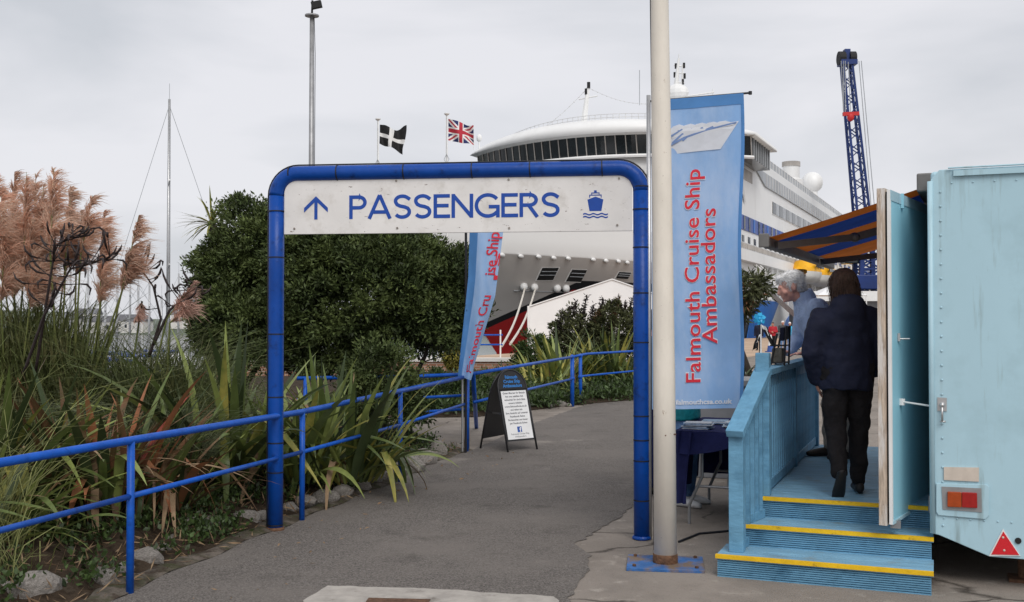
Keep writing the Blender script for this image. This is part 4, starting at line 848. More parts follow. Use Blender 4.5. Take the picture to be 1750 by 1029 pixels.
man=person('white haired man in a light blue fleece leaning over the platform railing',mp_,R(88),J,'fleece','beige_trouser','shoe_brown','hair_white','skin_ruddy',hairfn=man_hair,coat=man_coat,wr=.042,K=1.06,strand=(2600,.030,.55,(0,-.6,-.35),.25))
# helpers behind the table, mostly hidden by the banner
J=stand(.98,'fold'); J['hem']=(0,0,.75); J['w']=(.20,.21,.20)
person('person in a teal jacket, pale jeans and white trainers behind the banner',G(1166,868)+Vector((.05,.15,0)),R(-120),J,'teal','jeans','shoe_white','hair_brown',hairfn=short_hair,voxel=.016)
J=stand(1.0)
person('person in dark clothes and black shoes standing behind the navy table',Vector((1.36,9.95,0)),R(-100),J,'grey_coat','navy_cloth','shoe_black','hair_brown',hairfn=short_hair,voxel=.018)
# group on the quay
far=[(1321,597,'red_coat','black_trouser','hair_brown','fold','person in a red coat in the group on the quay'),(1338,599,'grey_coat','jeans','hair_white','fold','person in a black jacket and jeans in the group on the quay'),(1350,597,'cyan_coat','jeans','hair_white','down','person in a bright blue jacket in the group on the quay'),(1361,598,'grey_coat','black_trouser','hair_white','fold','tall person in a dark coat at the right of the quay group'),(1297,599,'navy_coat','black_trouser','hair_brown','down','person in a navy coat left of the quay group')]
for i,(px,py,tp,lg,hr,ar,lab) in enumerate(far):
    q=G(px,py); person(lab,q,R((160,190,170,200,150)[i]),stand((.95,1.0,.96,1.02,1.0)[i],ar),tp,lg,'shoe_black',hr,hairfn=short_hair,voxel=.03,wr=0,group='people on the quay')

# ================================================================ SMALL THINGS ON THE PLATFORM RAIL
nz=rail_z+.115; nb=SW(N2[0],N2[1],nz)
def handflag(off, label, sx, drop, w_, top_z):
    t=thing('hand_flag',label,'flag',nb+Vector(off),0,'flags on the newel post'); top=Vector((0,0,top_z))
    m=MB(); m.tube([(0,0,0),top],.003,6); m.build('stick','white_paint',t)
    def f(u,v): return tuple(top+Vector((sx*(u*w_*.55+v*w_*.75), .016*math.sin(u*6+v*5)-.01, -v*drop-u*.02)))
    m=MB(); m.grid(f,14,18,mfn=lambda u,v: 1 if (v<.22 and u<.65) or abs(u-.42)<.05 and v<.5 else 0); m.build('flag_cloth',['dark','white_paint'],t,True); return t
handflag((-.012,0,0),'black and white flag drooping to the right above the newel post',1,.135,.075,.195)
handflag((-.02,-.015,0),'smaller black and white flag drooping to the left of the newel post',-1,.10,.05,.13)
pw=thing('pinwheel','bright blue pinwheel flower above the flags on the newel post','pinwheel',nb+Vector((-.02,.02,0)))
m=MB(); m.tube([(0,0,0),(.0,0,.215)],.003,6); m.build('stick','black_tie',pw)
for i in range(6):
    a=R(i*60); M=Matrix.Rotation(a,3,'Y'); m=MB(); m.add([M@Vector(p)+Vector((0,-.01,.235)) for p in((0,0,0),(.018,-.012,.022),(.015,0,.044),(-.009,.01,.04),(-.015,0,.018))],[(0,1,2,3,4)]); m.build('petal','cyan_film',pw)
m=MB(); m.ell((0,-.012,.235),(.012,.01,.012)); m.build('hub','cyan_film',pw)
rk=thing('leaflet_rack','small dark folding rack with a woven pocket on the railing','rack',SW(N2[0],1.55,rail_z),SR)
m=MB()
for x,y in((-.05,-.13),(.05,-.13),(-.05,.13),(.05,.13)): m.tube([(x,y,.0),(x*.7+.03,y*.8,.30 if x>0 else .24)],.008,6)
for z in(.02,.15): m.tube([(-.05,-.13,z),(-.05,.13,z),(.05,.13,z),(.05,-.13,z),(-.05,-.13,z)],.006,6)
m.build('wire_frame','black_tie',rk)
m=MB(); m.b2((-.045,-.11,.02),(.03,.09,.13)); m.build('pocket','pouch',rk,bevel=.01)
m=MB(); m.beam((.03,-.10,.235),(.05,.14,.25),.03,.10); m.build('panel','navy_coat',rk,bevel=.006)
# grey planter box behind the newel
pl=thing('planter','grey box planter with a pale rim beside the banner','planter',(2.05,11.2,0),R(-16))
m=MB(); m.b2((-.35,-.3,0),(.75,.35,.95)); m.build('box','grey_panel',pl,bevel=.01); m=MB(); m.b2((-.38,-.33,.95),(.78,.38,1.02)); m.build('rim','steel',pl,bevel=.008)
cn=thing('traffic_cone','white and blue traffic cone on the quay near the passengers','cone',G(1317,602))
m=MB(); m.b2((-.25,-.25,0),(.25,.25,.06)); m.build('base','fb_blue',cn); m=MB(); m.lathe([(.2,.06),(.15,.36)],14); m.build('lower_cone','fb_blue',cn); m=MB(); m.lathe([(.149,.36),(.05,.95)],14); m.build('upper_cone','white_paint',cn)

# ================================================================ CRUISE SHIP   (local x = aft, y = starboard)
SROT=math.atan2(AX.y,AX.x); ship=thing('cruise_ship','big white cruise ship moored at the quay with its grey bow towards the path','ship',SHIP0,SROT)
def interp(x,xs,ys): return float(np.interp(x,xs,ys))
def stem(z): return interp(z,[-4,-1,1.5,4,7,9.6],[-25,-26.3,-29.8,-33.6,-38.5,-39.2])
def hb(s,z):
    s0=stem(z); z=min(z,7); Lr=(6+(7-z)*1.8)-s0; k=min(1,max(0,(s-s0)/Lr)); return 14*(1-(1-k)**(1.75+.05*z))
mh,t,b=newmat('hull_paint'); N_=t.nodes; K_=t.links.new
tcn=N_.new('ShaderNodeTexCoord'); sx_=N_.new('ShaderNodeSeparateXYZ'); K_(tcn.outputs['Object'],sx_.inputs[0])
def mth(op,a,b_=None):
    n=N_.new('ShaderNodeMath'); n.operation=op
    for i,v in enumerate((a,b_)):
        if v is None: continue
        if isinstance(v,(int,float)): n.inputs[i].default_value=v
        else: K_(v,n.inputs[i])
    return n.outputs[0]
curve=mth('MINIMUM',mth('ADD',mth('MULTIPLY',mth('ADD',sx_.outputs['X'],29.8),.62),.55),4.4)
dz_=mth('SUBTRACT',sx_.outputs['Z'],curve)
def mixc(f,a,bc):
    n=N_.new('ShaderNodeMix'); n.data_type='RGBA'; K_(f,n.inputs['Factor'])
    for k,v in(('A',a),('B',bc)):
        if isinstance(v,tuple): n.inputs[k].default_value=v+(1,)
        else: K_(v,n.inputs[k])
    return n.outputs['Result']
nz_=N_.new('ShaderNodeTexNoise'); nz_.inputs['Scale'].default_value=.35; nz_.inputs['Detail'].default_value=6; mpp=N_.new('ShaderNodeMapping'); mpp.inputs['Scale'].default_value=(1,1,.25); K_(tcn.outputs['Object'],mpp.inputs['Vector']); K_(mpp.outputs['Vector'],nz_.inputs['Vector'])
grey=mixc(nz_.outputs['Fac'],(.43,.405,.385),(.56,.535,.51))
c1=mixc(mth('GREATER_THAN',dz_,0.0),(.42,.018,.018),(.012,.012,.014)); c2_=mixc(mth('GREATER_THAN',dz_,.75),c1,grey)
aft=mth('GREATER_THAN',sx_.outputs['X'],2.0); wht=(.76,.76,.75); c3=mixc(aft,c2_,wht); c4=mixc(mth('GREATER_THAN',sx_.outputs['Z'],6.95),c3,wht)
K_(c4,b.inputs['Base Color']); b.inputs['Roughness'].default_value=.4
zs=[-4,-2,-1,0,.75,1.5,2.5,4,5.5,6.95,7.05,8.2,9.6]
def hullside(sgn):
    m=MB(); nu=56
    def f(u,v):
        z=zs[round(v*(len(zs)-1))]; s0=stem(z); s_=s0+(150-s0)*(u**2.6); return (s_,sgn*hb(s_,z),z)
    m.grid(f,nu,len(zs)-1); return m
for sgn in(-1,1): hullside(sgn).build('hull',mh,ship,True)
m=MB(); m.grid(lambda u,v:(stem(9.0)+.3+(150-stem(9.0))*(u**2.2),(2*v-1)*max(.02,hb(stem(9.0)+.3+(150-stem(9.0))*(u**2.2),9.0)),9.0-.5*min(1,max(0,(u-.6)))),30,2); m.build('foredeck','ship_band',ship)
m=MB(); m.b2((148,-13.9,-4),(150,13.9,16)); m.build('stern','ship_white',ship)
# openings, fairleads and small marks on the port bow
def hullpt(px,py,off=.04):
    """point on the port hull side seen at a pixel"""
    r=ray(px,py); best=None
    for d in np.linspace(60,130,700):
        p=Vector((0,0,CAMZ))+r*(d/r.y); q=p-SHIP0; s_=q.dot(AX); t_=q.dot(PP)
        if -t_<=hb(s_,p.z) and s_>stem(p.z): 
            best=(s_,t_,p.z); break
    if best is None: return None
    return Vector((best[0],-hb(best[0],best[2])-off,best[2]))
def hpoly(name,pts,mt,off=.05,par=ship,th=.06):
    q=[hullpt(a,b_,off) for a,b_ in pts]
    if any(v is None for v in q): return None
    m=MB(); m.prism(q,Vector((0,th,0))); return m.build(name,mt,par)
for pts in(((926,458),(953,458),(942,479),(915,479)),((977,461),(1000,462),(990,482),(966,481)),((1057,465),(1077,466),(1070,477),(1050,476))):
    cx_=sum(p[0] for p in pts)/4; cy_=sum(p[1] for p in pts)/4
    hpoly('port_frame',[(cx_+(a-cx_)*1.12,cy_+(b_-cy_)*1.14) for a,b_ in pts],'ship_white',.04); o=hpoly('mooring_port',pts,'dark',.10)
    for k in(.3,.6):
        l0=(pts[0][0]+(pts[3][0]-pts[0][0])*k,pts[0][1]+(pts[3][1]-pts[0][1])*k); l1=(pts[1][0]+(pts[2][0]-pts[1][0])*k,pts[1][1]+(pts[2][1]-pts[1][1])*k)
        m=MB(); m.tube([hullpt(*l0,.14),hullpt(*l1,.14)],.03,4); m.build('port_bar','ship_grey',ship)
for px,py in((893,490),(911,491),(949,493),(965,493)):
    q=hullpt(px,py,.1)
    if q: m=MB(); m.ell(q,(.42,.3,.36),12,8); m.build('fairlead','ship_white',ship,True)
for px,py in((858,436),(890,438),(919,439),(946,441),(971,442),(1013,444),(1035,446),(1057,447),(1072,449)):
    q=hullpt(px,py,.03)
    if q: m=MB(); m.ell(q,(.5,.14,.17),10,6); m.build('scupper','ship_white',ship,True)
a=hullpt(876,497,.06); b_=hullpt(990,500,.06)
if a and b_: m=MB(); m.tube([a.lerp(b_,i/8)*1 for i in range(9)],.05,4); m.build('rubbing_strake','ship_grey',ship)
def ship_w(v): return SHIP0+AX*v.x+PP*v.y+Vector((0,0,v.z))
for i,((ax0,ay0),(bx0,by0)) in enumerate((((893,492),(858,585)),((911,493),(872,582)))):
    q=hullpt(ax0,ay0,.2)
    if q:
        p0=ship_w(q); Yq=57; p1=at(bx0,by0+6,Yq); m=MB(); m.tube([p0.lerp(p1,k/10)-Vector((0,0,.5*math.sin(math.pi*k/10))) for k in range(11)],.075,6); tag(m.build('mooring_rope','rope'),('pale mooring rope from the bow, the left one of the pair','pale mooring rope from the bow, the right one of the pair')[i],'rope','mooring ropes')
# superstructure front
def fr(t_,s0,bow,half): return s0-bow*(1-(t_/half)**2)
def block(z0,z1,s0,bow,half,back,name,mt,lean=0,zc=None,n=20):
    m=MB(); pts=[(fr(-half+2*half*i/n,s0,bow,half),-half+2*half*i/n) for i in range(n+1)]
    lo=[(x,y,z0) for x,y in pts]+[(back,half,z0),(back,-half,z0)]; hi=[(x+lean,y,z1+(zc(y) if zc else 0)) for x,y in pts]+[(back,half,z1),(back,-half,z1)]
    k=len(lo); m.add(lo+hi,[tuple(range(k)),tuple(range(2*k-1,k-1,-1))]+[(i,(i+1)%k,(i+1)%k+k,i+k) for i in range(k)]); return m.build(name,mt,ship)
block(6.5,11.5,1,9,13.9,146,'lower_house','ship_white',1.0)
block(11.5,18.60,2.5,7,13.9,140,'upper_house','ship_white',.8)
block(18.61,20.75,2.2,6.6,15.6,12,'bridge_glass','ship_glass',-.55)
# bridge mullions, sills
for i in range(31):
    t_=-15.6+31.2*i/30; x0=fr(t_,2.2,6.6,15.6); m=MB(); m.beam((x0-.05,t_,18.6),(x0-.60,t_,20.75),.09,.10); m.build('mullion','ship_shade',ship)
for t_ in(-15.6,15.6):
    for x in np.arange(3,12,1.2):
        m=MB(); m.beam((x,t_*1.003,18.6),(x-.1,t_*1.003,20.75),.14,.12); m.build('mullion','ship_grey',ship)
m=MB(); n=40; r0=[];r1=[]
lo=[];hi=[]
for i in range(n+1):
    t_=-16.2+32.4*i/n; x=fr(t_,1.3,7.2,16.2); th=.35+1.35*(1-(t_/16.2)**2)**.8; lo.append((x-.5,t_,20.75)); hi.append((x+.9*(1-(t_/16.2)**2)+.2,t_,20.75+th))
V=lo+hi+[(13,t[1],20.75) for t in lo]+[(13,t[1],t[2]) for t in hi]; k=n+1
m.add(V,[(i,i+1,k+i+1,k+i) for i in range(n)]+[(k+i,k+i+1,3*k+i+1,3*k+i) for i in range(n)]+[(i+1,i,2*k+i,2*k+i+1) for i in range(n)]+[(0,k,3*k,2*k),(n,2*k+n,3*k+n,k+n)]); m.build('bridge_roof','ship_white',ship,True); smooth_by_angle(ship.children[-1],35)
m=MB(); m.tube([(fr(-15.9+31.8*i/30,1.9,6.9,15.9)-.35,-15.9+31.8*i/30,18.55) for i in range(31)],.18,6); m.build('bridge_sill','ship_white',ship)
# deck rail above the bridge
m=MB()
for i in range(41):
    t_=-13+26*i/40; x=fr(t_,4.5,6.5,14); zz=21.2+1.1*(1-(t_/16.2)**2)**.8; m.tube([(x,t_,zz-.2),(x,t_,zz+1.25)],.04,4)
m.build('rail_stanchions','ship_band',ship)
for dz in(.5,.9,1.25):
    m=MB(); m.tube([(fr(-13+26*i/40,4.5,6.5,14),-13+26*i/40,21.2+dz+1.1*(1-((-13+26*i/40)/16.2)**2)**.8) for i in range(41)],.035,4); m.build('rail','ship_band',ship)
# masts
def sp(px,py,s_):     # ship-local point on the section s_ seen at a pixel
    r=ray(px,py); k=(SHIP0+AX*s_-Vector((0,0,CAMZ))).dot(AX)/r.dot(AX); p=Vector((0,0,CAMZ))+r*k; q=p-SHIP0; return Vector((s_,q.dot(PP),p.z))
a,b_=sp(998,208,2),sp(1005,150,2); m=MB(); m.tube([a,b_],[.38,.2],8); m.tube([b_,b_+Vector((0,0,.6))],.1,6); m.tube([b_+Vector((0,1.1,-1.2)),b_+Vector((0,-1.1,-1.0))],.08,4); fm=m.build('signal_mast','ship_white',ship)
for px,py in((1006,146),(1002,157)): m=MB(); q=sp(px,py,1.9); m.tube([q-Vector((0,0,.3)),q+Vector((0,0,.35))],.19,8); m.build('navigation_light','dark',fm)
def sag(p,q,d,n=14): return [p.lerp(q,i/n)-Vector((0,0,d*math.sin(math.pi*i/n))) for i in range(n+1)]
for q in (sp(895,240,0),sp(1110,178,16)):
    m=MB(); cur=sag(b_,q,.5); m.tube(cur,.022,4); 
    for p in cur[1:-1]: m.ell(p,(.07,.07,.07),6,4)
    m.build('light_string','ship_band',ship)
a=sp(1148,215,30); b_=sp(1157,172,30)
m=MB(); m.tube([a,b_],[1.0,.6],10); m.tube([sp(1153,172,30),sp(1160,100,30)],[.45,.15],8); m.tube([sp(1165,172,30),sp(1167,110,30)],.12,5)
for y_ in(112,124,140,155): m.tube([sp(1152,y_,30),sp(1170,y_+2,30)],.09,4)
m.tube([sp(1160,100,30),sp(1160,92,30)],.05,4); mm=m.build('main_mast','ship_white',ship)
for px,py in((1155,113),(1169,112),(1170,130),(1167,140),(1153,128)): m=MB(); q=sp(px,py,30); m.tube([q-Vector((0,0,.35)),q+Vector((0,0,.35))],.16,6); m.build('navigation_light','dark',mm)
m=MB(); q=sp(1157,160,30); m.ell(q,(1.1,1.6,1.3),12,8); m.build('radar_platform','ship_white',mm)
m=MB(); m.tube([sp(1093,180,10),sp(1093,120,10)],.05,4); m.build('whip_aerial','ship_grey',ship)
m=MB(); m.tube([sp(1165,166,34),sp(1220,158,34)],.12,5); m.tube([sp(1218,165,34),sp(1218,152,34)],.06,4); m.build('yard','ship_white',ship)
m=MB(); q=sp(819,236,2); m.ell(q,(.3,.35,.45),10,6); m.tube([q-Vector((0,0,1.4)),q],.08,5); m.tube([q+Vector((0,.7,0)),q+Vector((0,.7,-1.3))],.05,4); m.build('wing_lamp','ship_white',ship)
# crane on the foredeck
q0=sp(885,405,-22); q1=sp(925,418,-20); m=MB(); m.tube([q0,q1],[.35,.2],8); m.tube([q0-Vector((0,0,1.5)),q0],.3,8); m.build('deck_crane','ship_white',ship)
# port side features
def ps(px,py,tt=-13.95):
    r=ray(px,py); k=(SHIP0+PP*tt-Vector((0,0,CAMZ))).dot(PP)/r.dot(PP); p=Vector((0,0,CAMZ))+r*k; return ((p-SHIP0).dot(AX),p.z)
def pbox(name,s0,s1,z0,z1,mt,out=.08,t0=-13.9): m=MB(); m.b2((s0,t0-out,z0),(s1,t0+.05,z1)); return m.build(name,mt,ship)
block2=lambda *a:None
pbox('blue_window_band',.6,139,11.55,13.1,'ship_blue',.10)
for i,s_ in enumerate(np.arange(3,138,2.6)): pbox('band_pane',s_,s_+.75,11.6,13.05,'ship_glass' if i%3 else 'hull_art',.14)
pbox('window_band',22,58,14.75,16.35,'ship_white',.06)
for i,s_ in enumerate(np.arange(22.2,57,2.3)): pbox('window',s_,s_+2.1,14.85,16.25,'ship_glass' if i%2==0 else 'ship_grey',.12)
m=MB(); m.prism([(11,-13.96,19.1),(86,-13.96,19.1),(86,-13.96,17.55),(17.5,-13.96,17.55)],(0,-.12,0)); gs=m.build('glass_screen','ship_grey',ship)
for s_ in np.arange(18,86,1.8): m=MB(); m.b2((s_,-14.16,17.6),(s_+.10,-14.085,19.05)); m.build('screen_bar','ship_band',gs)
m=MB(); m.prism([(2.5,-13.9,18.61),(140,-13.9,18.61),(140,-13.9,20.2),(12,-13.9,20.2)],(0,3,0)); m.build('upper_deck_wall','ship_white',ship)
m=MB(); m.b2((12.1,-12,18.62),(140,12,20.1)); m.build('upper_deck','ship_white',ship)
for dz in(.5,1.0): m=MB(); m.tube([(12,-13.7,20.2+dz),(140,-13.7,20.2+dz)],.04,4); m.build('rail','ship_band',ship)
m=MB(); m.b2((12,-13.72,20.2),(140,-13.68,21.15)); m.build('wind_screen','ship_grey',ship)
for s_ in np.arange(14,130,2.0): m=MB(); m.b2((s_,-13.78,20.2),(s_+.07,-13.725,21.25)); m.build('rail_post','ship_white',ship)
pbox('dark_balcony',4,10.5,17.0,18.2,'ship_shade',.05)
pbox('promenade_ledge',.5,139,8.1,9.25,'ship_white',.9); pbox('promenade_rail',.5,60,9.26,9.95,'ship_band',.82)
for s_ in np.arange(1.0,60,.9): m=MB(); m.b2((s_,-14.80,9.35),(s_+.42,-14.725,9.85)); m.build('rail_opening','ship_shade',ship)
for s_ in np.arange(2,60,3.1):
    pbox('porthole',s_,s_+1.0,10.25,10.95,'ship_glass',.07)
pbox('lifeboat_recess',12,139,4.3,8.05,'ship_shade',.04)  # flat panel: the shade inside the recess is put into its colour
for s_ in np.arange(13,100,3.4): pbox('recess_frame',s_,s_+.5,4.35,8.0,'ship_white',.4); pbox('recess_door',s_+1.2,s_+2.3,4.5,7.2,'ship_glass',.07)
# blue wave painted on the hull side
for pts in(((6,-1),(15,-1),(22,2.2),(26,4.2),(14,4.2),(9,2.5)),((26,-1),(48,-1),(60,2.5),(66,4.2),(40,4.2),(31,2.0))):
    m=MB(); m.prism([(a,-14.0,z) for a,z in pts],(0,-.06,0)); m.build('hull_wave','hull_art',ship)
me=fit_text('AIDA','ship_band',-7.5,6.6,14.6,2.6,-14.05,bold=.02)
link('ship_name',me,ship)
def above(px,py,t_):     # ship-local point at lateral offset t_ seen at a pixel
    a_,z_=ps(px,py,t_); return Vector((a_,t_,z_))
q=above(1388,312,-8); m=MB(); m.ell(q,(1.95,1.95,1.95),24,16); m.build('radome','ship_white',ship,True); m=MB(); m.lathe([(1.3,20.1),(.95,q.z-1.6)],14,(q.x,q.y,0)); m.build('radome_base','ship_white',ship)
q=above(1352,285,-9); m=MB(); m.lathe([(2.2,20.1),(1.9,q.z-2.2),(1.35,q.z-1.9),(1.35,q.z)],20,(q.x,q.y,0)); fn=m.build('funnel','ship_white',ship,True); smooth_by_angle(fn,35); m=MB(); m.lathe([(1.45,q.z),(1.45,q.z+.75)],20,(q.x,q.y,0)); m.build('funnel_cap','ship_shade',fn)
# ================================================================ LIFEBOATS, GANGWAY, CRANE
def lifeboat(s_,label):
    t=thing('lifeboat',label,'lifeboat',ship_w(Vector((s_,-15.8,7.1))),SROT,'lifeboats along the ship')
    L_=9.4
    m=MB(); R8=[]
    for i in range(9):
        u=i/8; w_=1.9*max(.10,math.sin(math.pi*(.08+.84*u)))**.6; R8.append((u*L_-L_/2,w_))
    m.grid(lambda u,v:(u*L_-L_/2, interp(u*L_-L_/2,[a for a,_ in R8],[b for _,b in R8])*math.cos(math.pi*(1-v)), 1.15-1.5*math.sin(math.pi*v)**.7*(.75+.25*math.sin(math.pi*u))),16,10); m.build('hull','lifeboat_white',t,True)
    m=MB(); m.grid(lambda u,v:(u*L_-L_/2, .97*interp(u*L_-L_/2,[a for a,_ in R8],[b for _,b in R8])*math.cos(math.pi*(1-v)), 1.16+1.55*math.sin(math.pi*v)**.6*min(1,math.sin(math.pi*u)*1.9+.15)),16,10); c_=m.build('canopy','lifeboat_yellow',t,True)
    for x in(-2.6,-1.3,0,1.3,2.6): m=MB(); m.b2((x-.42,-1.86,1.65),(x+.42,-1.70,2.1)); m.build('window','ship_glass',c_)
    for x in(-3.2,3.2): m=MB(); m.tube([(x,0,2.6),(x,.2,4.6),(x,1.7,5.0)],.16,6); m.build('davit','lifeboat_white',t)
for i,s_ in enumerate((36,48,60,72,84,96)): lifeboat(s_,('yellow topped lifeboat nearest the bow, largest of the row','second yellow topped lifeboat from the bow','third yellow topped lifeboat from the bow','fourth yellow topped lifeboat from the bow','fifth yellow topped lifeboat from the bow','farthest yellow topped lifeboat near the crane')[i])
gw=thing('gangway','grey gangway sloping down from the ship to the quay','gangway',(0,0,0))
g0=at(1296,476,112); g1=at(1408,574,104); m=MB(); m.beam(g0,g1,1.4,.55); m.build('walkway','steel',gw)
for k_ in(-1,1):
    off=Vector((.35,.6,0))*k_; m=MB(); m.tube([g0+off+Vector((0,0,1.4)),g1+off+Vector((0,0,1.4))],.06,5)
    for i in range(9): p=g0.lerp(g1,i/8)+off; m.tube([p,p+Vector((0,0,1.4))],.05,4)
    m.build('side_rail','white_paint',gw)
cr_=thing('harbour_crane','tall blue harbour crane with a lattice jib behind the ship side','crane',(0,0,0))
YC=150; kx=YC/1800
b0=at(1482,552,YC); b0.z=0
def cpt(px,py,dy=0): p=at(px,py,YC); p.y+=dy; return p
for dx in(-1.5,1.5):
    for dy in(-1.5,1.5): m=MB(); m.beam(Vector((b0.x+dx,YC+dy,0)),cpt(1482,412,dy)+Vector((dx*.8,0,0)),.6,.6); m.build('tower_leg','crane_blue',cr_)
for i in range(7):
    z0=.5+i*1.75; m=MB()
    for dy in(-1.5,1.5): m.beam(Vector((b0.x-1.5,YC+dy,z0)),Vector((b0.x+1.5,YC+dy,z0+1.7)),.22,.22); m.beam(Vector((b0.x-1.5,YC+dy,z0+1.7)),Vector((b0.x+1.5,YC+dy,z0)),.22,.22); m.beam(Vector((b0.x-1.6,YC+dy,z0)),Vector((b0.x+1.6,YC+dy,z0)),.25,.25)
    m.build('tower_bracing','crane_blue',cr_)
m=MB(); q=cpt(1484,483); m.box(q,(7.5,5,2.0)); m.build('machinery_house','crane_blue',cr_,bevel=.1); m=MB(); q=cpt(1453,438); m.box(q,(2.2,2.4,2.2)); m.build('cab','ship_glass',cr_,bevel=.15)
m=MB(); m.beam(cpt(1460,430),cpt(1476,440),.4,.4); m.build('cab_bracket','crane_blue',cr_)
foot=cpt(1479,430); head_=cpt(1447,112); jw0,jw1=.95,.62
chords=[]
for dx,dy in((-1,-1),(1,-1),(1,1),(-1,1)):
    a=foot+Vector((dx*jw0,dy*jw0,0)); b_=head_+Vector((dx*jw1,dy*jw1,0)); chords.append((a,b_)); m=MB(); m.beam(a,b_,.30,.30); m.build('jib_chord','crane_blue',cr_)
nb_=22
for i in range(nb_):
    u0,u1=i/nb_,(i+1)/nb_; m=MB()
    for c_ in range(4):
        a,b_=chords[c_],chords[(c_+1)%4]; p0=a[0].lerp(a[1],u0); p1=b_[0].lerp(b_[1],u1); 
        if i%2: p0,p1=b_[0].lerp(b_[1],u0),a[0].lerp(a[1],u1)
        m.beam(p0,p1,.13,.13)
    m.build('jib_lacing','crane_blue',cr_)
m=MB(); m.b2(tuple(cpt(1434,112)-Vector((0,1,0))),tuple(cpt(1462,104)+Vector((0,1,0)))); m.box(cpt(1447,98),(.8,1,2.2)); m.build('jib_head','crane_blue',cr_)
for px in(1438,1456): m=MB(); q=cpt(px,100); m.tube([q-Vector((.45,0,0)),q+Vector((.45,0,0))],1.0,16); m.build('sheave','dark',cr_)
for px,py,qx,qy in((1434,110,1434,200),(1437,110,1437,200),(1442,112,1446,202),(1460,110,1486,420),(1464,110,1492,420),(1430,110,1434,200)): m=MB(); m.tube([cpt(px,py,-2),cpt(qx,qy,-2)],.06,4); m.build('cable','ship_grey',cr_)
m=MB(); m.beam(cpt(1433,200,-2),cpt(1460,199,-2),.5,.5); m.ell(cpt(1446,205,-2),(.5,.4,.6)); m.build('hook_block','crane_red',cr_)

# ================================================================ OTHER FAR THINGS
tn=thing('marquee','white pitched marquee between the bushes and the ship','marquee',(0,0,0))
q=lambda px,py,Y:at(px,py,Y)
A0,Pk,Bk=q(903,523,46),q(1046,476,46),q(1190,525,46)
for p0,p1 in((A0,Pk),(Pk,Bk)):
    m=MB(); m.add([p0,p1,p1+Vector((1.2,9,0)),p0+Vector((1.2,9,0)),p0-Vector((0,0,.05)),p1-Vector((0,0,.05)),p1+Vector((1.2,9,-.05)),p0+Vector((1.2,9,-.05))],[(0,1,2,3),(4,7,6,5),(0,4,5,1),(1,5,6,2),(2,6,7,3),(3,7,4,0)]); m.build('roof_slope','tent',tn)
m=MB(); m.prism([A0+Vector((.05,.05,-.06)),Pk+Vector((0,.05,-.06)),Bk+Vector((-.05,.05,-.06)),Vector((Bk.x-.05,Bk.y+.05,0)),Vector((A0.x+.05,A0.y+.05,0))],(0,.06,0)); m.build('gable_wall','tent',tn)
m=MB(); m.prism([(A0.x+.05,A0.y+.12,0),(A0.x+1.2,A0.y+9,0),(A0.x+1.2,A0.y+9,A0.z-.06),(A0.x+.05,A0.y+.12,A0.z-.06)],(.05,0,0)); m.build('side_wall','tent',tn)
m=MB(); m.tube([(A0.x,A0.y-.02,0),(A0.x,A0.y-.02,A0.z)],.05,8); m.build('pole','white_paint',tn)
sh=thing('quay_shed','low flat roofed shed with a white fascia beyond the platform','building',(0,0,0))
a=q(1478,515,120); m=MB(); m.b2((a.x-6,120,0),(a.x+14,130,a.z)); m.build('wall','grey_panel',sh); a2=q(1478,498,120); m=MB(); m.b2((a.x-7,119,a.z+.01),(a.x+15,131,a2.z)); m.build('fascia','white_paint',sh)
tn2=thing('gazebo_tent','small white peaked tent on the quay beyond the man','tent',(0,0,0))
a=q(1440,505,80); m=MB(); pk=q(1428,487,80); m.add([(a.x-2.2,79,a.z),(a.x+1.6,79,a.z),(a.x+1.6,83,a.z),(a.x-2.2,83,a.z),(pk.x,81,pk.z)],[(0,1,4),(1,2,4),(2,3,4),(3,0,4),(3,2,1,0)]); m.build('canopy','tent',tn2)
for dx,dy in((-2.1,79.1),(1.5,79.1),(1.5,82.9),(-2.1,82.9)): m=MB(); m.tube([(a.x+dx,dy,0),(a.x+dx,dy,a.z)],.05,6); m.build('leg','white_paint',tn2)
# floodlight mast
lm=thing('floodlight_mast','slim grey steel lighting mast rising behind the gateway','lamp post',(at(531,552,25).x,25,0))
m=MB(); m.tube([(0,0,0),(0,0,4),(0,0,8.9)],[.075,.068,.052],14); m.build('shaft','steel',lm,True)
m=MB(); m.lathe([(.17,8.92),(.17,8.95),(.06,8.97)],14); m.build('cap_plate','steel',lm); m=MB(); m.tube([(0,0,8.95),(.01,0,9.3)],.025,8); m.box((.12,-.05,9.18),(.24,.12,.16),Matrix.Rotation(R(-12),3,'Y')); m.build('floodlight','dark',lm)
m=MB(); m.tube([(.06,-.02,8.9),(.085,-.02,8.0),(.08,-.02,5),(.08,-.02,0)],.008,5); m.build('cable','black_tie',lm)
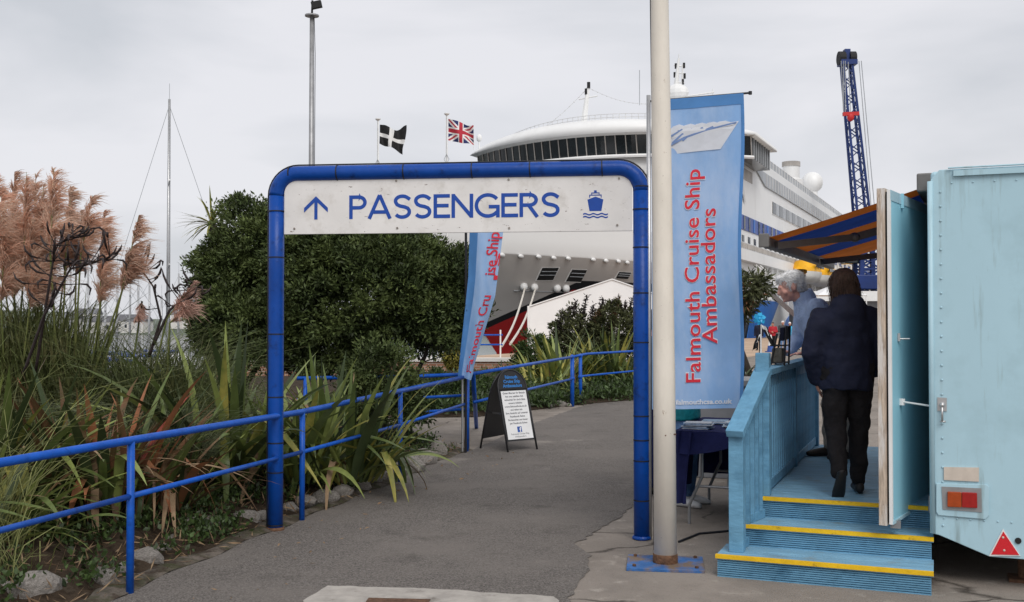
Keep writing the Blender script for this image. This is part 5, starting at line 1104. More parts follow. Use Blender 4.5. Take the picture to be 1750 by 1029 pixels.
# flags
def flag(px,Y,ytop,label,fw,fh,shape,mats,mfn):
    b=at(px,552,Y); t=thing('flagpole',label,'flag',(b.x,Y,0)); z=at(px,ytop,Y).z
    m=MB(); m.tube([(0,0,0),(0,0,z)],[.06,.04],10); m.build('pole','white_paint',t,True); m=MB(); m.lathe([(.03,z),(.11,z+.07),(.11,z+.10),(.02,z+.12)],10); m.build('finial','white_paint',t)
    m=MB(); m.tube([(0,-.07,z-1.55),(.10,-.07,z-1.75),(.0,-.07,z-1.95),(-.10,-.07,z-1.75),(0,-.07,z-1.55)],.012,5); m.tube([(.0,-.07,z),(.0,-.07,1)],.008,4); m.build('halyard','ship_grey',t)
    m=MB(); m.grid(lambda u,v:tuple(Vector((.06,0,z-.12))+Vector(shape(u,v))),60,44,mfn=mfn); m.build('flag_cloth',mats,t,True)
def sh1(u,v): d=.42*u+.10*math.sin(u*6); return (1.05*u*(1-.05*math.sin(v*5))-(.25*u*max(0,.5-v)), .12*math.sin(u*9+v*2), (v-1)*.78-.38*u+.20*math.sin(u*7+1)*u*(v-.3)+(.22*u*u*(v>.6)*(v-.6)*2))
flag(645,42,207,'black flag with a white cross on a white pole left of the ship',1.0,.7,sh1,['dark','white_paint'],lambda u,v:1 if abs(u-.46)<.075 or abs(v-.5)<.10 else 0)
def sh2(u,v): return (1.02*u, .12*math.sin(u*8+v*3), (v-1)*(.86-.10*u)-.30*u+.05*math.sin(u*9+v*4)*u)
def jack(u,v):
    x,y=(u-.5)*2*1.6,(v-.5)*2
    if abs(x)<.2 or abs(y)<.2: return 2
    if abs(x)<.34 or abs(y)<.34: return 1
    d=min(abs(y-x/1.6),abs(y+x/1.6)); return 2 if d<.10 else (1 if d<.30 else 0)
MT['flag_blue']=mat('flag_blue',(.02,.03,.12),.8,.1); MT['flag_red']=mat('flag_red',(.45,.03,.05),.8,.1)
flag(763,42,198,'red white and blue flag on a white pole next to the ship bridge',1.0,.7,sh2,['flag_blue','white_paint','flag_red'],jack)
# yachts in the marina, houses on the far shore
def yacht(px,Y,mast,label,L_=11):
    b=at(px,552,Y); t=thing('yacht',label,'yacht',(b.x,Y,-3.2),R(20),'yachts in the marina')
    m=MB(); m.grid(lambda u,v:(u*L_-L_*.45, (1.7*math.sin(math.pi*(.12+.75*u))**.7)*math.cos(math.pi*(1-v)), 1.2-1.5*math.sin(math.pi*v)**.6),12,8); m.build('hull','white_paint',t,True)
    m=MB(); m.prism([(-L_*.25,-.9,1.15),(L_*.15,-.8,1.15),(L_*.08,-.7,1.9),(-L_*.2,-.8,1.9)],(0,1.7,0)); m.build('cabin','ship_white',t); m=MB(); m.grid(lambda u,v:(u*L_-L_*.45,(2*v-1)*1.65*math.sin(math.pi*(.12+.75*u))**.7,1.19),10,2); m.build('deck','ship_band',t)
    m=MB(); m.tube([(0,0,1),(0,0,mast)],[.13,.07],8); ms=m.build('mast','alu',t,True)
    for f_ in(.45,.72):
        m=MB(); m.tube([(-.0,-1.5*(1.5-f_),mast*f_+.15),(0,0,mast*f_),(0,1.5*(1.5-f_),mast*f_+.15)],.05,5); m.build('spreader','alu',ms)
    m=MB()
    for p_ in((L_*.5,0,1.2),(-L_*.42,0,1.2),(0,-1.5,1.2),(0,1.5,1.2)): m.tube([(0,0,mast*.98),p_],.014,4)
    m.tube([(0,0,mast),(0,0,mast+.9)],.012,4); m.build('rigging','ship_grey',t)
    m=MB(); m.tube([(0,0,2.1),(-L_*.35,0,2.2)],.12,8); m.build('boom','ship_blue',t)
yacht(287,60,17.6,'yacht with the tall mast standing clear of the shrubs')
for i,(px,Y,mh_) in enumerate(((60,80,9),(120,95,10),(150,85,9),(180,90,8),(200,80,9),(222,95,10),(236,75,7.5),(255,90,8.5),(276,85,7),(305,100,9.5))):
    yacht(px,Y,mh_,'short masted yacht behind the pampas stems, '+('first','second','third','fourth','fifth','sixth','seventh','eighth','ninth','tenth')[i]+' from the left',9)
r_=random.Random(5)
for i in range(9):
    x=-196+i*7.6+r_.uniform(-1,1); y=432+r_.uniform(14,70); w_,d_,h_=r_.uniform(6,11),8,r_.uniform(4.5,7)
    v=(y-430)/260; z=-4+(hillz(x,430)+5)*math.sin(min(1,v*1.6)*math.pi/2)*1.05-.5
    t=thing('shore_house','small pale house on the far hillside, '+('first','second','third','fourth','fifth','sixth','seventh','eighth','ninth')[i]+' from the left','house',(x,y,z),r_.uniform(-.3,.3),'houses on the far shore')
    m=MB(); m.b2((-w_/2,-d_/2,0),(w_/2,d_/2,h_)); m.build('wall','render_wall',t); m=MB(); m.prism([(-w_/2-.3,-d_/2-.3,h_+.02),(-w_/2-.3,d_/2+.3,h_+.02),(-w_/2-.3,0,h_+2.6)],(w_+.6,0,0)); m.build('roof','slate',t)
    for k in(-.28,.28): m=MB(); m.b2((k*w_-.5,-d_/2-.05,h_*.45),(k*w_+.5,-d_/2+.02,h_*.75)); m.build('window','ship_glass',t)

# ================================================================ VEGETATION
def leaf_cloud(P, Nn, size, ratio=.38, jit=.6, fold=.25, droop=.0):
    """numpy leaves: P points, Nn outward directions -> verts, tris"""
    n=len(P); t=Nn+rng.normal(0,jit,(n,3)); t[:,2]-=droop; t/=np.linalg.norm(t,axis=1,keepdims=True)+1e-9
    r=rng.normal(0,1,(n,3)); s_=np.cross(t,r); s_/=np.linalg.norm(s_,axis=1,keepdims=True)+1e-9; u=np.cross(s_,t)
    L_=(size*rng.uniform(.6,1.25,n))[:,None]; w_=L_*ratio*.5
    b=P; tip=P+t*L_; mid=P+t*L_*.45; a=mid+s_*w_+u*w_*fold; c=mid-s_*w_+u*w_*fold
    V=np.stack([b,a,tip,c],1).reshape(-1,3); k=np.arange(n)*4
    Fq=np.concatenate([np.stack([k,k+1,k+2],1),np.stack([k,k+2,k+3],1)]); return V,Fq
def crown_points(ells, per=.05, leaves=110, rad=.2, fill=3000, low=-.75):
    Ps=[];Ns=[]
    for c,r in ells:
        c=np.array(c); r=np.array(r); area=4*math.pi*((r[0]*r[1])**1.6/3+(r[0]*r[2])**1.6/3+(r[1]*r[2])**1.6/3)**(1/1.6); K=int(area/per)
        d=rng.normal(0,1,(K*2,3)); d/=np.linalg.norm(d,axis=1,keepdims=True); d=d[d[:,2]>low][:K]
        d*=1
        lump=.10*np.sin(d[:,0:1]*5+d[:,2:3]*4+c[0]*3)+.08*np.sin(d[:,2:3]*8-d[:,0:1]*7+c[2]*5)
        cc=c+d*r*(rng.uniform(.80,1.0,(len(d),1))+lump); nn=d/r; nn/=np.linalg.norm(nn,axis=1,keepdims=True)
        # drop clumps buried in other ellipsoids
        keep=np.ones(len(cc),bool)
        for c2v,r2 in ells:
            if r2 is r or np.allclose(c2v,c): continue
            keep&=(((cc-np.array(c2v))/np.array(r2))**2).sum(1)>.55
        cc,nn=cc[keep],nn[keep]
        for q,nv in zip(cc,nn):
            m_=int(leaves*rng.uniform(.4,1.5)); rr_=rad*rng.uniform(.45,1.45); o=rng.normal(0,1,(m_,3)); o/=np.linalg.norm(o,axis=1,keepdims=True); rd=rr_*rng.uniform(.25,1,(m_,1)); 
            Ps.append(q+o*rd*np.array([1,1,.75])); Ns.append(o*.7+nv*.55+np.array([0,0,.25]))
        o=rng.normal(0,1,(fill,3)); o/=np.linalg.norm(o,axis=1,keepdims=True); Ps.append(c+o*r*rng.uniform(.3,.86,(fill,1))); Ns.append(o)
    return np.concatenate(Ps),np.concatenate(Ns)
def branch(m,p0,p1,r0,r1,n=6,wob=.06,seed=0):
    r=random.Random(seed); p0,p1=Vector(p0),Vector(p1); L_=(p1-p0).length
    m.tube([p0.lerp(p1,i/n)+Vector((r.gauss(0,wob),r.gauss(0,wob),0))*L_*.5*math.sin(math.pi*i/n) for i in range(n+1)],[r0+(r1-r0)*i/n for i in range(n+1)],7)
def tree(name,label,cat,base,ells,mt,size,per,leaves,rad,stems,fill=3000,ratio=.38,low=-.75,group=None,jit=.6,droop=0,part='crown',bark='bark',young=False):
    t=thing(name,label,cat,base,0,group); base=Vector(base)
    E=[(Vector(c)-base,r) for c,r in ells]
    P_,N_=crown_points(E,per,leaves,rad,fill,low); V,Fq=leaf_cloud(P_,N_,size,ratio,jit,droop=droop); link(part,npmesh(part,V,Fq,mt),t)
    if young:
        Py,Ny=crown_points([(c,tuple(v*1.0 for v in r)) for c,r in E],per*5.5,26,.13,10,0.05); V,Fq=leaf_cloud(Py,Ny,size*.85,ratio,.5); link('young_leaves',npmesh('young_leaves',V,Fq,'leaf_young'),t)
    m=MB()
    for i,(a,b,r0,r1) in enumerate(stems): branch(m,Vector(a)-base,Vector(b)-base,r0,r1,seed=i+3)
    if stems: m.build('trunk',bark,t,True)
    return t
YS=13.9
b0=at(660,740,YS); b0.z=.1
E=[(at(635,500,YS),(1.36,1.15,.88)),(at(720,535,YS-.1),(.74,.8,.68)),(at(545,455,YS+.1),(.70,.9,.66)),(at(560,590,YS),(.8,.8,.50)),(at(680,455,YS),(.66,.85,.50)),(at(610,430,YS),(.7,.8,.45)),(at(760,490,YS-.1),(.40,.6,.5))]
tr_e=at(722,545,YS-.3)
tree('evergreen_shrub','dark green domed evergreen shrub seen through the gateway','shrub',b0,E,'leaf_dark',.066,.050,140,.18,[(b0,at(640,520,YS),.07,.035),(at(708,650,YS-.5),at(740,560,YS-.4),.032,.018),(at(735,590,YS-.45),at(775,560,YS-.4),.018,.008),(at(700,745,YS-.4),at(708,650,YS-.5),.038,.032),(at(735,585,YS-.45),at(725,550,YS),.018,.01),(at(717,620,YS-.5),at(770,605,YS-.5),.010,.005),(b0,at(560,520,YS),.05,.02)],11000,young=True)
b0=at(400,740,YS+.4); b0.z=.1
E=[(at(434,440,YS+.5),(.64,.8,.80)),(at(400,470,YS+.45),(.50,.6,.56)),(at(490,440,YS+.4),(.6,.9,.66)),(at(398,540,YS+.2),(.50,.6,.62)),(at(450,570,YS),(.75,.8,.62)),(at(368,565,YS+.3),(.28,.4,.42))]
tree('evergreen_shrub','tall dark evergreen shrub rising behind the left gateway post','shrub',b0,E,'leaf_dark',.066,.050,140,.18,[(b0,at(420,450,YS+.4),.07,.03),(b0,at(360,520,YS+.3),.05,.02),(b0,at(480,480,YS+.3),.05,.02)],6000,young=True)
b0=at(655,745,12.5); b0.z=.05
tree('evergreen_shrub','low dark bush behind the railing below the domed shrub','shrub',b0,[(at(655,640,12.6),(.42,.45,.45)),(at(690,690,12.5),(.26,.3,.32)),(at(620,680,12.5),(.35,.4,.35))],'leaf_dark',.062,.045,90,.14,[(b0,at(655,640,12.6),.03,.01)],1500)

# -- flax (New Zealand flax type) with leaves as separate pieces
def blade_mesh(L_,w_,lean,bend,fold,mt,twist=0,kink=0,n=9):
    V=[];p=Vector((.03,0,0)); 
    for i in range(n+1):
        t=i/n; a=R(lean)+R(bend)*t**1.6+(R(kink) if t>.55 and kink else 0)
        if i: p=p+Vector((math.sin(a),0,math.cos(a)))*(L_/n)
        wv=w_*min(1,.45+t*2.2)*(1-max(0,(t-.45)/.55)**1.7)*.5+.0008; nrm=Vector((-math.cos(a),0,math.sin(a))); side=Vector((0,math.cos(twist*t),0))+nrm*math.sin(twist*t)
        f_=fold*wv*(1-t*.7); V+=[p+side*wv+nrm*f_,p,p-side*wv+nrm*f_]
    F_=[(3*i+k,3*i+k+1,3*i+k+4,3*i+k+3) for i in range(n) for k in(0,1)]
    m=MB(); m.add(V,F_); return m.mesh('leaf',mt,True)
_bl={}
def blades(mt):
    if mt not in _bl:
        r=random.Random(hash(mt)%97 if False else sum(map(ord,mt))); out=[]
        for i in range(16):
            u=i/15; dead=mt in('flax_dead',)
            out.append((u,blade_mesh(1,r.uniform(.040,.064)*(1 if not dead else .75),5+52*u+r.uniform(-6,6),(6+42*u+r.uniform(-8,30))*(1.5 if dead else 1),r.uniform(.3,.8),mt,r.uniform(-1.2,1.2)*u,(r.choice((0,0,0,0,60,95)) if u>.15 else 0)+(30 if dead else 0))))
        _bl[mt]=out
    return _bl[mt]
def flax(label,base,n,L_,mats,seed,spread=.22,name='flax_plant',face=None,umin=0,group='flax plants'):
    r=random.Random(seed); t=thing(name,label,'plant',base,0,group); mk=[m for m,w_ in mats]; wk=[w_ for m,w_ in mats]
    for i in range(n):
        mt=r.choices(mk,wk)[0]; u,me=blades(mt)[min(15,int(15*(umin+(1-umin)*r.random())))]
        o=link('leaf',me,t); a=r.uniform(0,2*math.pi); rad=spread*math.sqrt(r.random()); o.location=(rad*math.cos(a),rad*math.sin(a),-.03)
        o.rotation_euler=(r.gauss(0,.06),r.gauss(0,.06),a+r.gauss(0,.5) if face is None else r.gauss(face,.75)); k=L_*r.uniform(.62,1.08)*(1-.12*u); o.scale=(k,k*r.uniform(.95,1.45),k)
    return t
G1=[('flax_green',5),('flax_light',2.2),('flax_dark',2.5),('flax_yellow',.5),('flax_dead',.6)]
G2=[('flax_green',4),('flax_light',2),('flax_dark',2),('flax_yellow',2),('flax_dead',1.2)]
BR=[('flax_bronze',4),('flax_orange',1.8),('flax_green',2.4),('flax_light',.8),('flax_red',.2),('flax_dead',2.4),('flax_dark',1.2)]
def bp_(px,Y,z=.25): p=at(px,552,Y); return (p.x,Y,z)
flax('green flax with broad upright leaves left of the gateway post',bp_(392,9.2),78,1.5,[('flax_green',5),('flax_light',3.2),('flax_dark',2),('flax_yellow',.6),('flax_dead',.4)],1,.24)
flax('green and yellow flax spilling through the railing right of the gateway post',bp_(590,10.0,.15),125,1.22,G2,2,.34)
flax('smaller green flax tight behind the left gateway post',bp_(505,9.6,.2),70,1.2,G2,12,.24)
flax('bronze and orange flax in the middle of the bed behind the railing',bp_(170,7.9),150,1.12,BR,3,.40,umin=.1)
flax('bronze flax with withered leaves beside the near railing post',bp_(275,8.2,.2),60,.98,BR,4,.26,umin=.15)
flax('green flax at the left edge leaning over the railing',bp_(25,7.5),140,1.2,[('flax_green',5),('flax_light',2.2),('flax_dark',1.5),('flax_bronze',1.2),('flax_yellow',.8),('flax_dead',.8)],5,.36,face=.2,umin=.2)
flax('green flax in the front left corner below the lower rail',bp_(-10,6.9,.15),70,.95,[('flax_green',5),('flax_light',2),('flax_dark',3),('flax_dead',.8)],6,.3,face=.25,umin=.3)
YE=[('flax_yellow',4),('flax_light',3),('flax_green',2),('flax_dark',1),('flax_dead',.6)]
flax('yellow striped flax behind the far railing posts',bp_(955,23.3,.2),130,1.45,YE,7,.55,umin=.15)
flax('yellow striped flax left of the far railing posts beside the A board',bp_(925,21.8,.15),90,1.0,YE,8,.45,umin=.15)
flax('green flax with drooping leaves right of the far railing posts',bp_(1040,24.0,.2),120,1.5,[('flax_green',4),('flax_yellow',2.5),('flax_dark',2)],9,.5)
# stray blades arching over the kerb
for i,(px,py,Y,rz,k,mt,lab) in enumerate(((300,840,8.2,-40,.75,'flax_yellow','single yellowed flax leaf arching down over the edging stones'),(262,830,7.9,-70,.6,'flax_dead','single withered flax leaf hanging beside the near railing post'),(640,770,10.8,-20,.55,'flax_dead','withered flax leaf bent over the path edge past the gateway'))):
    p=at(px,py,Y); o=link('flax_leaf',blades(mt)[14][1],None,loc=(p.x,p.y,.42)); o.rotation_euler=(0,R(20),R(rz)); o.scale=(k,k,k); tag(o,lab,'leaf','loose flax leaves')
# -- flower stalks with hooked seed pods
def podstalk(label,pts,seed,n=26):
    r=random.Random(seed); base=Vector(pts[0]); t=thing('flax_flower_stalk',label,'plant',base,0,'dark flax flower stalks'); P_=[Vector(p)-base for p in pts]
    path=[]
    for a,b in zip(P_,P_[1:]): path+=[a.lerp(b,i/6) for i in range(6)]
    path.append(P_[-1]); m=MB(); m.tube(path,[.014-.009*i/len(path) for i in range(len(path))],6); m.build('stem','pod',t,True)
    pm=MB()
    k0=len(path)*2//5
    for i in range(n):
        j=r.randrange(k0,len(path)); q=path[j]; d=Vector((r.uniform(-1,1),r.uniform(-.8,.6),r.uniform(-.1,.7))).normalized(); L_=r.uniform(.10,.24); e_=q+d*L_*.7
        m=MB(); m.tube([q,q+d*L_*.4,e_],[.005,.004,.004],5); a=r.uniform(.07,.12); up=Vector((d.x*.3,0,1)); sd=1 if r.random()<.6 else -1
        m.tube([e_,e_+d*a*.45+up*a*.05*sd,e_+d*a*.8+up*a*.35*sd,e_+d*a*.85+up*a*.8*sd],[.006,.010,.009,.003],6); m.build('seed_pod','pod',t,True)
podstalk('dark flax stalk with hooked pods leaning right across the plumes',[at(40,640,8.6),at(75,540,8.55),at(120,460,8.5),at(188,440,8.5)],1,34)
podstalk('dark flax stalk with hooked pods in front of the tallest plumes',[at(60,640,8.7),at(82,500,8.6),at(95,420,8.6),at(140,392,8.6)],2,26)
podstalk('dark flax stalk with pods standing out right of the plumes',[at(255,610,9.4),at(275,545,9.4),at(262,490,9.4),at(238,455,9.4)],3,12)
podstalk('dark flax stalk with pods in front of the drooping pink plume',[at(262,590,9.3),at(290,530,9.3),at(325,500,9.3),at(335,488,9.3)],4,12)
# -- pampas grass
pamp=thing('pampas_grass','pampas grass clump with tall pink brown feathery plumes at the left','plant',bp_(90,9.6),0); PB=Vector(bp_(90,9.6))
def plume(top,bot,foot,wd,mt,n=950,wind=.04):
    top,bot,foot=Vector(top)-PB,Vector(bot)-PB,Vector(foot)-PB; ax_=top-bot; L_=ax_.length
    T_=46; tt=np.sort(rng.beta(1.1,1.2,T_)); td=rng.normal(0,1,(T_,3)); td[:,2]=np.abs(td[:,2])*.2; td[:,0]+=.25; td/=np.linalg.norm(td,axis=1,keepdims=True); tl=rng.uniform(.65,1.35,T_)
    ix=rng.integers(0,T_,n); t=np.clip(tt[ix]+rng.normal(0,.018,n),0,1); prof=((1-t)**.55*np.clip(t*5+.35,0,1)*1.25+.10)*tl[ix]; c=np.array(bot)+np.outer(t,np.array(ax_)); d=td[ix]+rng.normal(0,.22,(n,3)); d/=np.linalg.norm(d,axis=1,keepdims=True)
    ln=(wd*prof*rng.uniform(.55,1.15,n))[:,None]; axn=np.array(ax_/L_)
    P0=c; P1=c+d*ln*.45+axn*ln*.9; P2=c+d*ln*1.05+axn*ln*.85+np.array([wind,0,-.0])*ln/wd-np.array([0,0,1.0])*ln*rng.uniform(.05,.85,(n,1))
    V,Fq=ribbon(P0,P1,P2,.0065); o=link('plume',npmesh('plume',V,Fq,mt),pamp)
    m=MB(); mid=foot.lerp(bot,.55)+Vector((rng.normal(0,.04),rng.normal(0,.03),0)); m.tube([foot,mid,bot,bot.lerp(top,.55),top],[.011,.009,.008,.005,.002],6); m.build('cane','cane',o,True)
YP=9.4
PL=[((-6,298),(-12,470),.15),((3,322),(6,480),.16),((25,296),(18,460),.15),((45,294),(40,470),.15),((61,297),(58,480),.16),((74,318),(66,500),.15),((92,288),(86,432),.14),((30,360),(24,520),.17),((55,375),(50,530),.16),((8,400),(2,520),.16),((122,321),(113,432),.10),((118,350),(110,470),.13),((158,334),(138,436),.11),((140,360),(130,470),.12),((178,361),(173,470),.09),((237,369),(212,482),.10),((85,410),(72,520),.13),((175,440),(172,520),.11),((222,440),(208,500),.11)]
for i,((tx,ty),(bx_,by_),wd) in enumerate(PL):
    Yp=YP+(-.25,.1,.3,-.1,.25,0,-.3,.2,-.2)[i%9]; plume(at(tx,ty,Yp),at(bx_,by_,Yp),Vector(bp_(bx_*.6+30,9.6)),wd*1.08,'plume',1000,.08)
for (tx,ty),(bx_,by_),wd in (((333,482),(285,545),.10),((328,520),(290,552),.11),((232,548),(243,515),.055),((78,480),(60,470),.09),((75,520),(62,470),.08)):
    plume(at(tx,ty,9.3),at(bx_,by_,9.3),Vector(bp_(bx_*.8+20,9.5)),wd,'plume_pink',620,.02)
def grass_np(bx0,by0,bz0,h,lean,w_):
    n=len(bx0); P0=np.stack([bx0,by0,bz0],1); a=rng.uniform(0,2*np.pi,n); l=(h*lean)[:,None]; d=np.stack([np.cos(a),np.sin(a),np.zeros(n)],1)
    P1=P0+d*l*.25+np.stack([np.zeros(n),np.zeros(n),h*.95],1); P2=P0+d*l+np.stack([np.zeros(n),np.zeros(n),h*rng.uniform(.45,1.0,n)],1); return ribbon(P0,P1,P2,w_)
def grass_patch(name,label,cat,px0,px1,Y0,Y1,n,h0,h1,lean,w_,mt,parent=None,z=.2):
    Y=rng.uniform(Y0,Y1,n); px=rng.uniform(px0,px1,n); X=(px-875)/1800*Y; V,Fq=grass_np(X,Y,np.full(n,z),rng.uniform(h0,h1,n),rng.uniform(lean[0],lean[1],n),w_)
    me=npmesh(name,V,Fq,mt)
    if parent is not None: V-=np.array(parent.location); me=npmesh(name,V,Fq,mt); return link(name,me,parent,kind='stuff')
    o=link(name,me,None,kind='stuff'); o['label']=label; o['category']=cat; return o
grass_patch('blades','', '',-70,150,9.3,10.5,5200,.9,1.85,(.05,.4),.013,'pampas_leaf',pamp)
grass_patch('tall_grass','fine green grass filling the bed between the flax plants','grass',-40,420,9.7,11.8,4200,.4,1.05,(.2,.9),.008,'grass')
grass_patch('tall_grass','grey green grass under the drooping pink plumes','grass',165,338,9.3,10.3,3800,.8,1.5,(.2,.8),.008,'grass')
grass_patch('tall_grass','curly grey green grass between the bronze flax and the green flax','grass',175,335,8.5,9.4,2600,.35,.95,(.5,1.3),.006,'grass_grey')
ag=thing('grass_clump','pale fine grass arching over the railing at the left edge','plant',bp_(-25,6.7,.1)); n=190; V,Fq=grass_np(rng.normal(0,.14,n),rng.normal(0,.14,n),np.zeros(n),rng.uniform(.5,1.3,n),rng.uniform(.4,1.1,n),.006); link('blades',npmesh('blades',V,Fq,'grass_pale'),ag,kind='stuff')
ag=thing('grass_clump','pale grass tuft in the bottom left corner','plant',bp_(-10,6.2,.05)); n=110; V,Fq=grass_np(rng.normal(0,.14,n),rng.normal(0,.12,n),np.zeros(n),rng.uniform(.25,.7,n),rng.uniform(.4,1.1,n),.006); link('blades',npmesh('blades',V,Fq,'grass_pale'),ag,kind='stuff')
grass_patch('tall_grass','long grass at the far left end of the bed','grass',-420,-50,7.2,11.0,3200,.4,1.2,(.2,.9),.009,'grass')
# weeds and litter along the edging
def along(n,d0,d1):
    out=[]
    for i in range(n):
        p=edge_pt(rng.uniform(.12,1)); d=rng.uniform(d0,d1); out.append((p.x-.92*d,p.y+.3*d,.02+bedz(d)*.8))
    return np.array(out)
cl_=along(230,.16,1.6); Ps=np.concatenate([q+rng.normal(0,.07,(60,3))*np.array([1,1,.5])+np.array([0,0,.03]) for q in cl_]); V,Fq=leaf_cloud(Ps,np.tile([0,0,1.],(len(Ps),1)),.045,.6,.8)
o=link('ground_cover',npmesh('ground_cover',V,Fq,'leaf_mid'),None,kind='stuff'); o['label']='low green weeds growing among the edging stones'; o['category']='weeds'
Ps=along(2200,.0,1.6)+np.array([0,0,.012]); V,Fq=leaf_cloud(Ps,np.tile([0,0,.05],(len(Ps),1)),.11,.10,1.0); o=link('leaf_litter',npmesh('leaf_litter',V,Fq,'flax_dead'),None,kind='stuff'); o['label']='dry straw and dead leaf litter along the bed edge'; o['category']='litter'
pts=[]
for i in range(150):
    u_=rng.uniform(.3,.75); q=bed2(u_,rng.uniform(.005,.12)); pts.append(np.array(q)+rng.normal(0,.14,(70,3))*np.array([1,1,.45])+np.array([0,0,.10]))
Ps=np.concatenate(pts); V,Fq=leaf_cloud(Ps,np.tile([0,0,1.],(len(Ps),1)),.10,.35,.9); o=link('ground_cover',npmesh('ground_cover',V,Fq,'leaf_mid'),None,kind='stuff'); o['label']='green leafy ground cover below the far railing'; o['category']='weeds'
Ps=along(90,-.9,0); Ps[:,2]=.012; V,Fq=leaf_cloud(Ps,np.tile([0,0,.02],(len(Ps),1)),.05,.35,.8); V[:,2]=np.clip(V[:,2],.007,.03); o=link('fallen_leaves',npmesh('fallen_leaves',V,Fq,'flax_dead'),None,kind='stuff'); o['label']='few dry leaves scattered on the asphalt path'; o['category']='litter'
# -- edging stones
def rock_mesh(seed):
    r=random.Random(seed); bm=bmesh.new(); bmesh.ops.create_icosphere(bm,subdivisions=2,radius=1)
    pl=[(Vector((r.gauss(0,1),r.gauss(0,1),r.gauss(0,1))).normalized(),r.uniform(.62,.9)) for _ in range(9)]
    for v in bm.verts:
        for d,h in pl:
            k=v.co.dot(d)
            if k>h: v.co-=d*(k-h)*.85
        v.co*=1+r.gauss(0,.025)
    me=bpy.data.meshes.new('edging_stone'); bm.to_mesh(me); bm.free(); me.materials.append(MT['rock']); me.shade_smooth(); me.set_sharp_from_angle(angle=R(28)); return me
RM=[rock_mesh(i) for i in range(8)]
RK=[(22,1012,26),(62,1006,34),(105,1004,22),(180,984,22),(212,972,16),(255,952,24),(282,938,16),(300,925,14),(332,902,24),(365,892,18),(395,893,13),(425,884,20),(450,880,15),(498,866,15),(528,856,18),(560,848,20),(588,838,17),(612,826,20),(637,815,18),(660,812,14),(684,803,16),(707,792,22),(730,780,20),(750,768,18),(772,762,10)]
ORD=['first','second','third','fourth','fifth','sixth','seventh','eighth','ninth','tenth','eleventh','twelfth','thirteenth','fourteenth','fifteenth','sixteenth','seventeenth','eighteenth','nineteenth','twentieth','twenty-first','twenty-second','twenty-third','twenty-fourth','twenty-fifth']
r_=random.Random(9)
for i,(px,py,rp) in enumerate(RK):
    p=G(px,py+rp*.55,.02); k=rp*p.y/1800*1.25; o=link('edging_stone',RM[i%8],None,loc=(p.x-.03,p.y+.05,k*.38)); o.scale=(k*1.1,k*r_.uniform(.7,1),k*r_.uniform(.65,.9)); o.rotation_euler=(r_.uniform(-.3,.3),r_.uniform(-.3,.3),r_.uniform(0,6))
    tag(o,'pale stone edging the left bed, '+ORD[i]+' from the near end','stone','edging stones of the left bed')
for i,(px,py,rp) in enumerate(((922,692,5),(938,692,6),(958,689,8),(972,691,5))):
    p=G(px,py+rp*.5,.02); k=rp*p.y/1800*1.2; o=link('edging_stone',RM[px%8],None,loc=(p.x,p.y,k*.35)); o.scale=(k*1.2,k,k*.8); o.rotation_euler[2]=px; tag(o,('small grey stone left of the far railing posts, farthest from them','second small grey stone from the left by the far railing posts','largest grey stone by the far railing posts','small grey stone right against the far railing posts')[i],'stone','stones by the far railing')
# -- bushes beyond the far railing
def bush(name,label,px,py,Y,rx,rz,mt,size=.09,per=.06,leaves=70,rad=.16,**k):
    c=at(px,py,Y); b=Vector((c.x,Y,.1)); return tree(name,label,'bush',b,[(c,(rx,rx*.9,rz)),(c+Vector((rx*.5,0,-rz*.3)),(rx*.6,rx*.6,rz*.7)),(c+Vector((-rx*.55,.1,-rz*.35)),(rx*.6,rx*.6,rz*.65))],mt,size,per,leaves,rad,[(b,c,.04,.015)],1200,**k)
bush('leafy_bush','round mid green bush in front of the mooring ropes',918,608,24.5,.46,.55,'leaf_mid')
bush('leafy_bush','low green bush behind the A board railing',850,660,21.0,.6,.42,'leaf_mid',.07)
bush('leafy_bush','olive bush between the marquee and the far railing',985,572,26.5,.62,.66,'leaf_olive',.10,.07,60)
bush('leafy_bush','olive bush with faded spikes beside the right gateway post',1055,568,26.5,.72,.75,'leaf_olive',.10,.07,60)
bush('leafy_bush','dark undergrowth below the yellow flax',1010,640,25.0,1.5,.45,'leaf_dark',.09,.08)
bush('leafy_bush','small yellow green bush below the twisted banner',777,605,21.5,.20,.36,'leaf_yellow',.07,.04,50)
bush('leafy_bush','green undergrowth behind the short railing',740,665,19.0,.75,.36,'leaf_mid',.07)
sp2=[]
for i,(px,py) in enumerate(((985,515),(1003,505),(1015,520),(1030,508),(1045,515),(1058,505),(1070,517),(1080,509),(962,530),(975,526),(1022,530),(1050,532),(995,535))):
    a=at(px,py,26.3); b=at(px-6+r_.uniform(-6,6),py+45,26.4); sp2.append((a,b))
bd=thing('butterfly_bush','bush of faded dark flower spikes against the marquee','bush',bp_(1020,26.4,.2)); o0=Vector(bd.location)
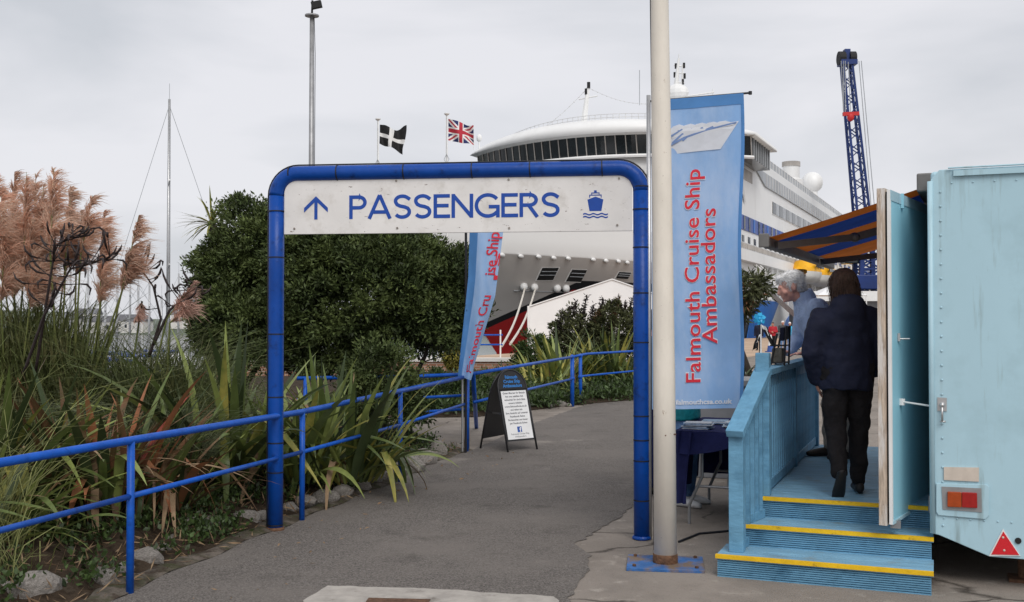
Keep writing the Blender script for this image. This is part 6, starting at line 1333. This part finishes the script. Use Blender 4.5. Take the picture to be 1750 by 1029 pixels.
for a,b in sp2:
    n=160; t=rng.random(n); c=np.array(b-o0)+np.outer(t,np.array(a-b)); V,Fq=leaf_cloud(c+rng.normal(0,.018,(n,3)),rng.normal(0,1,(n,3))+np.array([0,0,.6]),.10,.3,.6); o=link('flower_spike',npmesh('flower_spike',V,Fq,'flax_bronze' if r_.random()<.2 else 'pod'),bd)
    m=MB(); m.tube([b-o0-Vector((0,0,.9)),b-o0,a-o0],.012,5); m.build('stem','bark',o)
# -- yellow cabbage palm tips left of the shrub, and plants by the banner
def spiky(label,c,n,L_,w_,mt,seed,low=-.4,trunk=True,name='cabbage_palm'):
    r=random.Random(seed); c=Vector(c); t=thing(name,label,'palm',(c.x,c.y,0),0); me=[blade_mesh(L_*k,w_,0,bd_,.4,mt) for k,bd_ in((1,10),(.9,35),(.8,60),(1.05,20))]
    for i in range(n):
        o=link('leaf',me[i%4],t); d=Vector((r.gauss(0,1),r.gauss(0,1),r.uniform(low,1.2))).normalized(); o.location=(0,0,c.z); o.rotation_euler=(0,math.acos(max(-1,min(1,d.z))),math.atan2(d.y,d.x))
    if trunk: m=MB(); m.tube([(0,0,0),(.02,0,c.z*.5),(0,0,c.z)],[.07,.055,.05],10); m.build('trunk','bark',t,True)
    return t
spiky('yellow green spiky palm crown at the left edge of the tall shrub',at(362,378,15.0),46,.52,.028,'flax_yellow',1)
spiky('dark spiky palm low behind the newel post',at(1272,640,12.3),34,.42,.024,'flax_dark',2)
b0=Vector((at(1265,552,12.6).x,12.6,0)); 
tree('small_tree','small tree with reddish green hanging leaves right of the banner','tree',b0,[(at(1276,492,12.6),(.22,.26,.17)),(at(1296,488,12.6),(.14,.2,.12)),(at(1266,520,12.6),(.16,.2,.14))],'leaf_olive',.10,.03,24,.12,[(b0,at(1266,500,12.6),.052,.03),(at(1266,520,12.6),at(1300,482,12.6),.015,.006)],260,ratio=.24,low=-1,droop=.5)
t_=bpy.context.scene.objects.get('small_tree')
P_,N2_=crown_points([(at(1270,512,12.55)-b0,(.18,.2,.14))],.05,20,.10,60,-1); V,Fq=leaf_cloud(P_,N2_,.10,.24,.6,droop=.5); link('reddish_leaves',npmesh('reddish_leaves',V,Fq,'leaf_rust'),t_)
